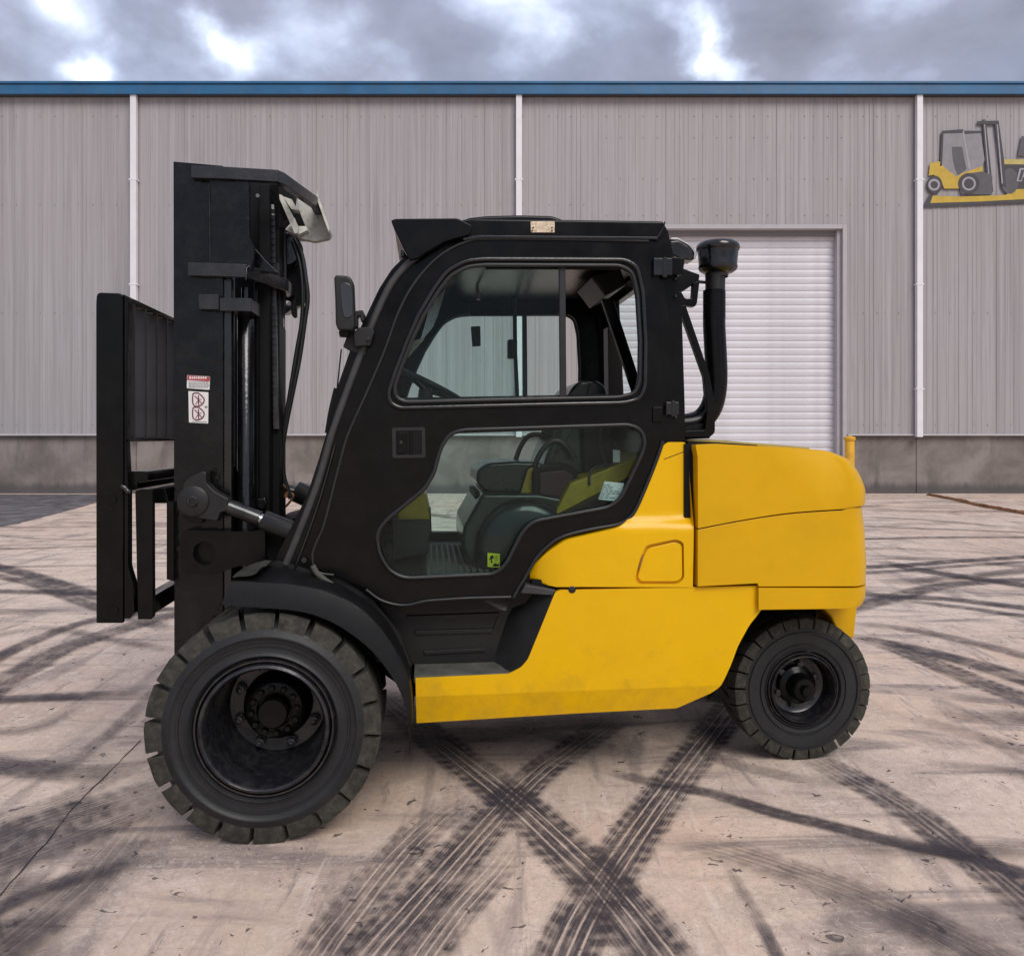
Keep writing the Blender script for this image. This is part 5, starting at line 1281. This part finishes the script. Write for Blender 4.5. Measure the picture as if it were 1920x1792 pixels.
bm = bmesh.new(); q = P(526, 605, -.10); add_box(bm, (q.x-.006, -.13, q.z-.022), (q.x+.016, -.09, q.z+.022)); fpart(bm, 'hose_clip', 'darksteel', mast, bevel=.003); bm = bmesh.new(); q = P(520, 508, -.2); add_box(bm, (q.x-.01, -.22, q.z-.03), (q.x+.01, -.19, q.z+.03)); fpart(bm, 'hose_clip', 'darksteel', mast, bevel=.003)
# stickers
bm = bmesh.new(); add_prism(bm, poly([(351, 703.5, 2), (394, 706, 2), (393, 731, 2), (350.5, 728, 2)], YM-.001), YM-.003, YM-.0012); w1 = fpart(bm, 'warning_label', 'decal', mast, smooth=0); w1['label'] = 'small white label with a red top band'
bm = bmesh.new(); add_prism(bm, poly([(351.5, 704, 1), (393.5, 706.5, 1), (393, 715, 0), (351, 712.5, 0)], YM-.003), YM-.0042, YM-.0032); fpart(bm, 'red_band', 'red', w1, smooth=0)
bm = bmesh.new(); jr = random.Random(4); x_ = 355
for w_ in (3, 2, 3, 2, 3, 2.5, 3, 2.5):
    add_prism(bm, poly([(x_, 706.2), (x_+w_, 706.4), (x_+w_, 710.6), (x_, 710.4)], YM-.0042), YM-.0052, YM-.0044); x_ += w_+1.6
fpart(bm, 'band_lettering', 'decal', w1, smooth=0)
bm = bmesh.new()
for i in range(4):
    x_ = 354; yy = 715.5+i*3.2
    while x_ < 388:
        w_ = jr.uniform(2, 6); add_prism(bm, poly([(x_, yy), (x_+w_, yy+.2), (x_+w_, yy+1.6), (x_, yy+1.4)], YM-.003), YM-.0045, YM-.0032); x_ += w_+1.2
fpart(bm, 'small_lettering', 'print', w1, smooth=0)
bm = bmesh.new(); add_prism(bm, poly([(353.5, 733, 1), (391, 735.5, 1), (390.5, 794, 1), (354.5, 792, 1)], YM-.001), YM-.003, YM-.0012); w2 = fpart(bm, 'warning_label', 'decal', mast, smooth=0); w2['label'] = 'white label with two dark red prohibition symbols'
for cy_, r0 in ((750, 12.5), (776, 12)):
    bm = bmesh.new(); s_ = 3.12/F
    lp = [(363, cy_-r0), (372, cy_-r0-.5), (380, cy_-6), (383, cy_), (380, cy_+7), (372, cy_+r0-1), (365, cy_+r0-2), (361.5, cy_+5), (361.5, cy_-7)]
    add_tube(bm, catmull([P(a, b, YM-.0035) for a, b in lp], 4, True), .0024, 6, closed=True)
    add_tube(bm, [P(365, cy_-8, YM-.0035), P(380, cy_+8, YM-.0035)], .0018, 6)
    add_tube(bm, [P(372, cy_-9, YM-.0035), P(372.5, cy_+9, YM-.0035)], .0022, 6); add_tube(bm, [P(372, cy_, YM-.0035), P(367, cy_+8, YM-.0035)], .0014, 6); add_tube(bm, [P(372, cy_-2, YM-.0035), P(378, cy_-1, YM-.0035)], .0014, 6)
    fpart(bm, 'prohibition_symbol', 'maroon', w2, smooth=0)
bm = bmesh.new(); add_prism(bm, poly([(384, 761), (389, 761), (389, 765), (384, 765)], YM-.003), YM-.004, YM-.0032); add_prism(bm, poly([(360, 789.5), (388, 790.8), (388, 792), (360, 790.6)], YM-.003), YM-.004, YM-.0032); fpart(bm, 'small_lettering', 'print', w2, smooth=0)
# mast foot bracket
plate('mast_bracket', [(338, 1005, 6), (345, 994, 5), (470, 997, 10), (488, 993, 6), (497, 995), (497, 1056), (445, 1061, 14), (420, 1071, 8), (408, 1077, 4), (346, 1076, 6), (338, 1064, 4)], YM-.055, YM-.012, 'black', mast, holes=(([(361, 1038), (365, 1022), (383, 1013), (400, 1020), (407, 1038), (400, 1055), (383, 1061), (367, 1054)], 9),), bevel=.005, bseg=3)
bm = bmesh.new(); c = P(384, 1037, YM-.02); add_lathe(bm, [(.046, 0), (.046, -.006), (.001, -.006)], (c.x, YM-.012, c.z), 32); fpart(bm, 'pin', 'black', mast, smooth=40)
plate('mast_bracket', [(470, 1000), (530, 985), (530, 1060), (470, 1060)], -.46, .46, 'dark', mast, trace=-.46, bevel=0)
# tilt cylinders
def tilt(y_, sub=''):
    tc_ = empty('tilt_cylinder', (0, 0, 0)); tc_.parent = fl
    s = YM-.05
    T = lambda a, b: Vector((P(a, b, s).x, y_, P(a, b, s).z))
    bm = bmesh.new(); f_ = lambda L, r=0: poly(L, s, r)
    add_prism(bm, f_([(346, 928, 8), (349, 905, 8), (362, 893, 8), (386, 882, 4), (392, 886, 3), (392, 904, 5), (408, 920, 8), (434, 934, 4), (432, 955, 3), (418, 960), (412, 976, 3), (402, 974, 3), (380, 970), (352, 960, 8), (343, 945, 6)]), y_-.03, y_+.03)
    fpart(bm, 'clevis', 'plastic', tc_, bevel=.006, bseg=3)
    bm = bmesh.new(); add_lathe(bm, [(.020, .0), (.022, -.042), (.018, -.046), (.013, -.046), (.012, -.02), (.001, -.02)], T(368, 938)+Vector((0, 0, 0)), 24); fpart(bm, 'pin', 'darksteel', tc_, smooth=40)
    bm = bmesh.new(); add_lathe(bm, [(.058, .02), (.058, -.036), (.052, -.040), (.001, -.040)], T(368, 938), 32); fpart(bm, 'eye', 'plastic', tc_, smooth=40)
    bm = bmesh.new(); add_prism(bm, f_([(352, 962), (384, 968), (384, 980, 4), (362, 978, 8), (346, 968, 6)]), y_-.02, y_+.03); fpart(bm, 'lug', 'black', tc_, bevel=.004)
    bm = bmesh.new(); add_tube(bm, [T(426, 948), T(488, 972)], .030, 24); fpart(bm, 'rod', 'darksteel', tc_, smooth=50)
    bm = bmesh.new(); add_tube(bm, [T(480, 969), T(502, 977)], .022, 24); fpart(bm, 'rod_end', 'steel', tc_, smooth=50)
    bm = bmesh.new(); add_tube(bm, [T(493, 973), T(495, 974), T(620, 1024)], [.034, .038, .038], 24); fpart(bm, 'barrel', 'plastic', tc_, smooth=50)
    return tc_
tilt(-.53)
# far one
tc_ = empty('tilt_cylinder', (0, 0, 0)); tc_.parent = fl
bm = bmesh.new(); add_tube(bm, [P(553, 920, .30), P(555, 921, .3), P(620, 950, .30)], [.046, .052, .052], 24); fpart(bm, 'barrel', 'plastic', tc_, smooth=50)
bm = bmesh.new(); add_tube(bm, [P(490, 905, .30), P(560, 925, .30)], .03, 20); fpart(bm, 'rod', 'darksteel', tc_, smooth=50)
bm = bmesh.new(); add_tube(bm, catmull([P(520, 935, 0), P(535, 925, 0), P(550, 928, 0), P(540, 945, 0), P(525, 958, 0)], 5), .006, 6); add_tube(bm, catmull([P(526, 905, -.1), P(540, 918, -.1), P(536, 932, -.1)], 5), .010, 6); fpart(bm, 'hydraulic_hose', 'rust', mast, smooth=60)
plate('valve_fitting', [(482, 935), (497, 933, 3), (500, 945), (492, 955), (482, 950)], -.34, -.30, 'black_gloss', mast, bevel=.004)

# ---- load backrest and carriage
YL = -.60
car = empty('carriage', (0, 0, 0)); car.parent = fl
bm = bmesh.new(); pl = poly([(179.5, 562, 10), (181, 548, 8), (238, 551, 6), (241, 600, 0), (231, 830, 0), (240, 920, 0), (240, 1060, 5), (247, 1090, 5), (250, 1150), (232, 1168), (180, 1168)], YL)
plm = poly([(179.5, 567, 12), (181, 548, 12), (230, 550, 8), (231, 800), (231, 1168), (180, 1168)], YL)
add_prism(bm, plm, YL, YL+.018); bm2 = bmesh.new(); add_prism(bm2, plm, -YL-.018, -YL); fpart(bm2, 'backrest_side', 'black', car, bevel=.004)
xa, xb = min(p[0] for p in plm), max(p[0] for p in plm); ztop = max(p[1] for p in plm); zbot = P(235, 822, YL).z
fpart(bm, 'backrest_side', 'black', car, bevel=.004)
bm = bmesh.new(); add_box(bm, (xa+.03, YL+.019, ztop-.016), (xb-.002, -YL-.019, ztop-.002)); fpart(bm, 'backrest_top', 'black', car, bevel=.004)
bm = bmesh.new(); add_box(bm, (xb-.05, YL+.019, zbot-.012), (xb+.012, -YL-.019, zbot+.002)); fpart(bm, 'backrest_bottom', 'black', car, bevel=.003)
bmb = bmesh.new(); add_box(bmb, (xa+.035, -.008, zbot), (xb-.004, .008, ztop-.017)); me = bpy.data.meshes.new('backrest_bar'); bmesh.ops.bevel(bmb, geom=bmb.edges[:], offset=.004, segments=2, affect='EDGES'); bmesh.ops.recalc_face_normals(bmb, faces=bmb.faces); bmb.to_mesh(me); bmb.free(); me.materials.append(M['barp'])
for k in range(8):
    o = bpy.data.objects.new('backrest_bar', me); COL.objects.link(o); o.parent = car; o.location = (0, YL+.13*(k+1), 0)
# dark inner edge strip next to the side plate
bm = bmesh.new(); add_prism(bm, poly([(232, 552), (240, 556), (240, 600), (236, 830), (240, 915), (240, 1062, 4), (249, 1092), (252, 1145), (243, 1160), (232, 1160)], YL+.004), YL+.006, YL+.05); fpart(bm, 'backrest_stiffener', 'black', car, bevel=.003)
# hook bar (upper) and lower bar of the carriage, running across
plate('fork_bar', [(240, 889, 5), (246, 883, 4), (276, 884, 3), (278, 902), (266, 902), (258, 905), (256, 918), (243, 920)], -.56, .56, 'black', car, bevel=.004)
plate('fork_bar', [(262, 920), (300, 916), (308, 946), (262, 946)], -.50, .56, 'black', car, trace=-.56, bevel=.004)
plate('fork_bar', [(252, 1124, 4), (287, 1118, 2), (290, 1150), (270, 1160), (252, 1150)], -.54, .56, 'black', car, trace=-.56, bevel=.004)
plate('carriage_side', [(253, 922, 3), (258, 918, 3), (286, 918, 2), (287, 1156, 3), (284, 1161), (258, 1161)], -.585, -.555, 'black', car, bevel=.004)
plate('carriage_side', [(253, 922, 3), (258, 918, 3), (286, 918, 2), (287, 1156, 3), (284, 1161), (258, 1161)], .555, .585, 'black', car, trace=-.585, bevel=.004)
plate('carriage_upright', [(312, 940), (326, 940), (326, 1090), (312, 1086)], -.50, -.44, 'black', car, bevel=.003)
for a, b in ((266, 933), (268, 1137), (268, 1142)):
    bm = bmesh.new(); add_lathe(bm, [(.008, 0), (.008, -.001), (.001, -.001)], P(a, b, -.5865), 14); fpart(bm, 'hole', 'dark', car, smooth=0)
for a, b in ((209, 936), (212, 1145)):
    bm = bmesh.new(); add_lathe(bm, [(.020, 0), (.019, -.004), (.001, -.005)], P(a, b, YL-.0002), 20); fpart(bm, 'bolt', 'black', car, smooth=40)
bm = bmesh.new(); add_tube(bm, catmull([P(228, 912, YL-.003), P(234, 914, YL-.003), P(240, 921, YL-.003), P(246, 922, YL-.003)], 4), .010, 8); fpart(bm, 'weld_bead', 'darksteel', car, smooth=60)
plate('carriage_back', [(330, 880), (400, 880), (400, 1130), (330, 1130)], -.30, .30, 'dark', car, trace=-.40, bevel=0)

# ---- mirror
mi = empty('side_mirror', (0, 0, 0)); mi.parent = fl
plate('mirror_housing', [(626, 520, 5), (630, 515, 3), (655, 517, 8), (662, 528, 6), (664, 575), (665, 612, 4), (660, 620, 4), (634, 619, 4), (629, 607, 4), (628, 560)], -.70, -.63, 'plastic', mi, bevel=.012, bseg=3)
plate('mirror_glass', [(638, 534, 6), (646, 529, 6), (657, 533, 6), (661, 560), (660, 590, 6), (654, 596, 6), (645, 594, 8), (641, 575)], -.705, -.699, 'mirror', mi, bevel=.002)
plate('mirror_arm', [(660, 588), (666, 583, 3), (680, 581, 3), (684, 590, 3), (682, 602, 2), (676, 602), (675, 592), (670, 592), (670, 612), (660, 616)], -.66, -.60, 'plastic', mi, bevel=.005)
plate('mirror_bracket', [(662, 625), (672, 614, 3), (697, 612, 3), (702, 622), (694, 648), (665, 650, 3)], -.645, -.60, 'plastic', mi, bevel=.006)
plate('mirror_bracket', [(652, 625), (664, 618), (690, 640), (686, 668, 4), (660, 660, 6), (643, 650)], -.61, -.58, 'plastic', mi, bevel=.004)
bm = bmesh.new(); add_lathe(bm, [(.009, 0), (.008, -.006), (.001, -.007)], P(690, 636, -.646), 12); fpart(bm, 'bolt', 'darksteel', mi)
bm = bmesh.new(); add_lathe(bm, [(.022, 0), (.018, -.02)], P(646, 622, -.65)+Vector((0, 0, 0)), 12, 'z', True, True); fpart(bm, 'mirror_joint', 'dark', mi)

# ---- air intake with pre-cleaner behind the cab
yA = -.42
ai = empty('air_intake', (0, 0, 0)); ai.parent = fl
c = P(1346, 480, yA); s_ = (c-CL).length/F*.93
def px_r(r_): return r_*abs(P(1346, 480, yA).x-P(1345, 480, yA).x)
Z = lambda y_: P(1346, y_, yA).z
bm = bmesh.new(); add_lathe(bm, [(.001, Z(452)), (px_r(20), Z(453)), (px_r(34), Z(456)), (px_r(38), Z(461)), (px_r(39), Z(466)), (px_r(38), Z(470)), (px_r(36), Z(472)), (px_r(35.5), Z(478)), (px_r(34), Z(497)), (px_r(35), Z(502)), (px_r(33), Z(507)), (px_r(26), Z(512)), (px_r(19), Z(514)), (px_r(18), Z(520))], (c.x, yA, 0), 48, 'z'); fpart(bm, 'pre_cleaner', 'black_gloss', ai, smooth=40)
bm = bmesh.new(); c2 = P(1341, 530, yA); add_lathe(bm, [(px_r(18), Z(510)), (px_r(17.5), Z(548))], (c2.x, yA, 0), 32, 'z'); fpart(bm, 'neck', 'plastic', ai, smooth=50)
pts = [(1339, 545), (1339, 575), (1339, 610), (1341, 650), (1343, 700), (1341, 735), (1333, 765), (1316, 786), (1292, 795), (1250, 797)]
bm = bmesh.new(); add_tube(bm, catmull([P(a, b, yA) for a, b in pts], 5), px_r(20), 28); fpart(bm, 'intake_pipe', 'black', ai, smooth=60)
bm = bmesh.new(); cen = P(1339, 570, yA)
for r_ in range(14):
    for k in range(28):
        a = math.pi+math.pi*(k+.5*(r_ % 2))/28; zz = Z(550+r_*3.6); rr_ = px_r(20)
        q = Vector((cen.x+rr_*math.cos(a), yA+rr_*math.sin(a), zz)); n_ = Vector((math.cos(a), math.sin(a), 0)); t_ = Vector((-n_.y, n_.x, 0))
        vs = [bm.verts.new(q+n_*.0006+t_*x_*.0022+Vector((0, 0, z2*.0022))) for x_, z2 in ((-1, -.4), (-.4, -1), (.4, -1), (1, -.4), (1, .4), (.4, 1), (-.4, 1), (-1, .4))]
        bm.faces.new(vs)
o = fpart(bm, 'pipe_perforations', 'dark', ai, smooth=0); o['kind'] = 'stuff'
plate('bracket', [(1272, 500), (1312, 515, 2), (1310, 530), (1296, 536), (1278, 548), (1270, 545)], yA-.06, yA-.04, 'black', ai, bevel=.002)
plate('bracket_loop', [(1266, 545), (1278, 548), (1285, 560, 3), (1298, 560, 3), (1300, 530), (1312, 527, 2), (1307, 570, 6), (1302, 576, 5), (1266, 570)], yA-.08, yA-.05, 'black', ai, bevel=.003)
bm = bmesh.new(); add_tube(bm, [P(1300, 527, yA-.03), P(1326, 530, yA-.02)], .006, 8); fpart(bm, 'bracket_rod', 'black', ai)
plate('strut', [(1272, 572), (1286, 572), (1330, 700, 4), (1341, 760, 4), (1341, 812, 8), (1330, 820, 5), (1284, 820), (1284, 808), (1322, 806, 4), (1326, 770), (1320, 706, 3)], yA-.09, yA-.06, 'black', ai, bevel=.003)
plate('strut_foot', [(1284, 800), (1330, 792, 4), (1332, 822, 4), (1284, 824)], yA-.06, yA+.04, 'dark', ai, bevel=.003)
# rear work lamp
plate('rear_lamp', [(1256, 452, 4), (1272, 450, 4), (1292, 462, 6), (1300, 472, 5), (1298, 488, 4), (1280, 486, 4), (1256, 476)], -.50, -.38, 'black_gloss', bevel=.02, bseg=3)
plate('lamp_rim', [(1258, 450, 2), (1272, 450, 3), (1292, 461, 5), (1302, 474, 4), (1300, 486, 3), (1304, 486, 3), (1308, 474, 4), (1294, 458, 5), (1272, 446, 3), (1258, 446, 2)], -.49, -.39, 'steel', bevel=.004)
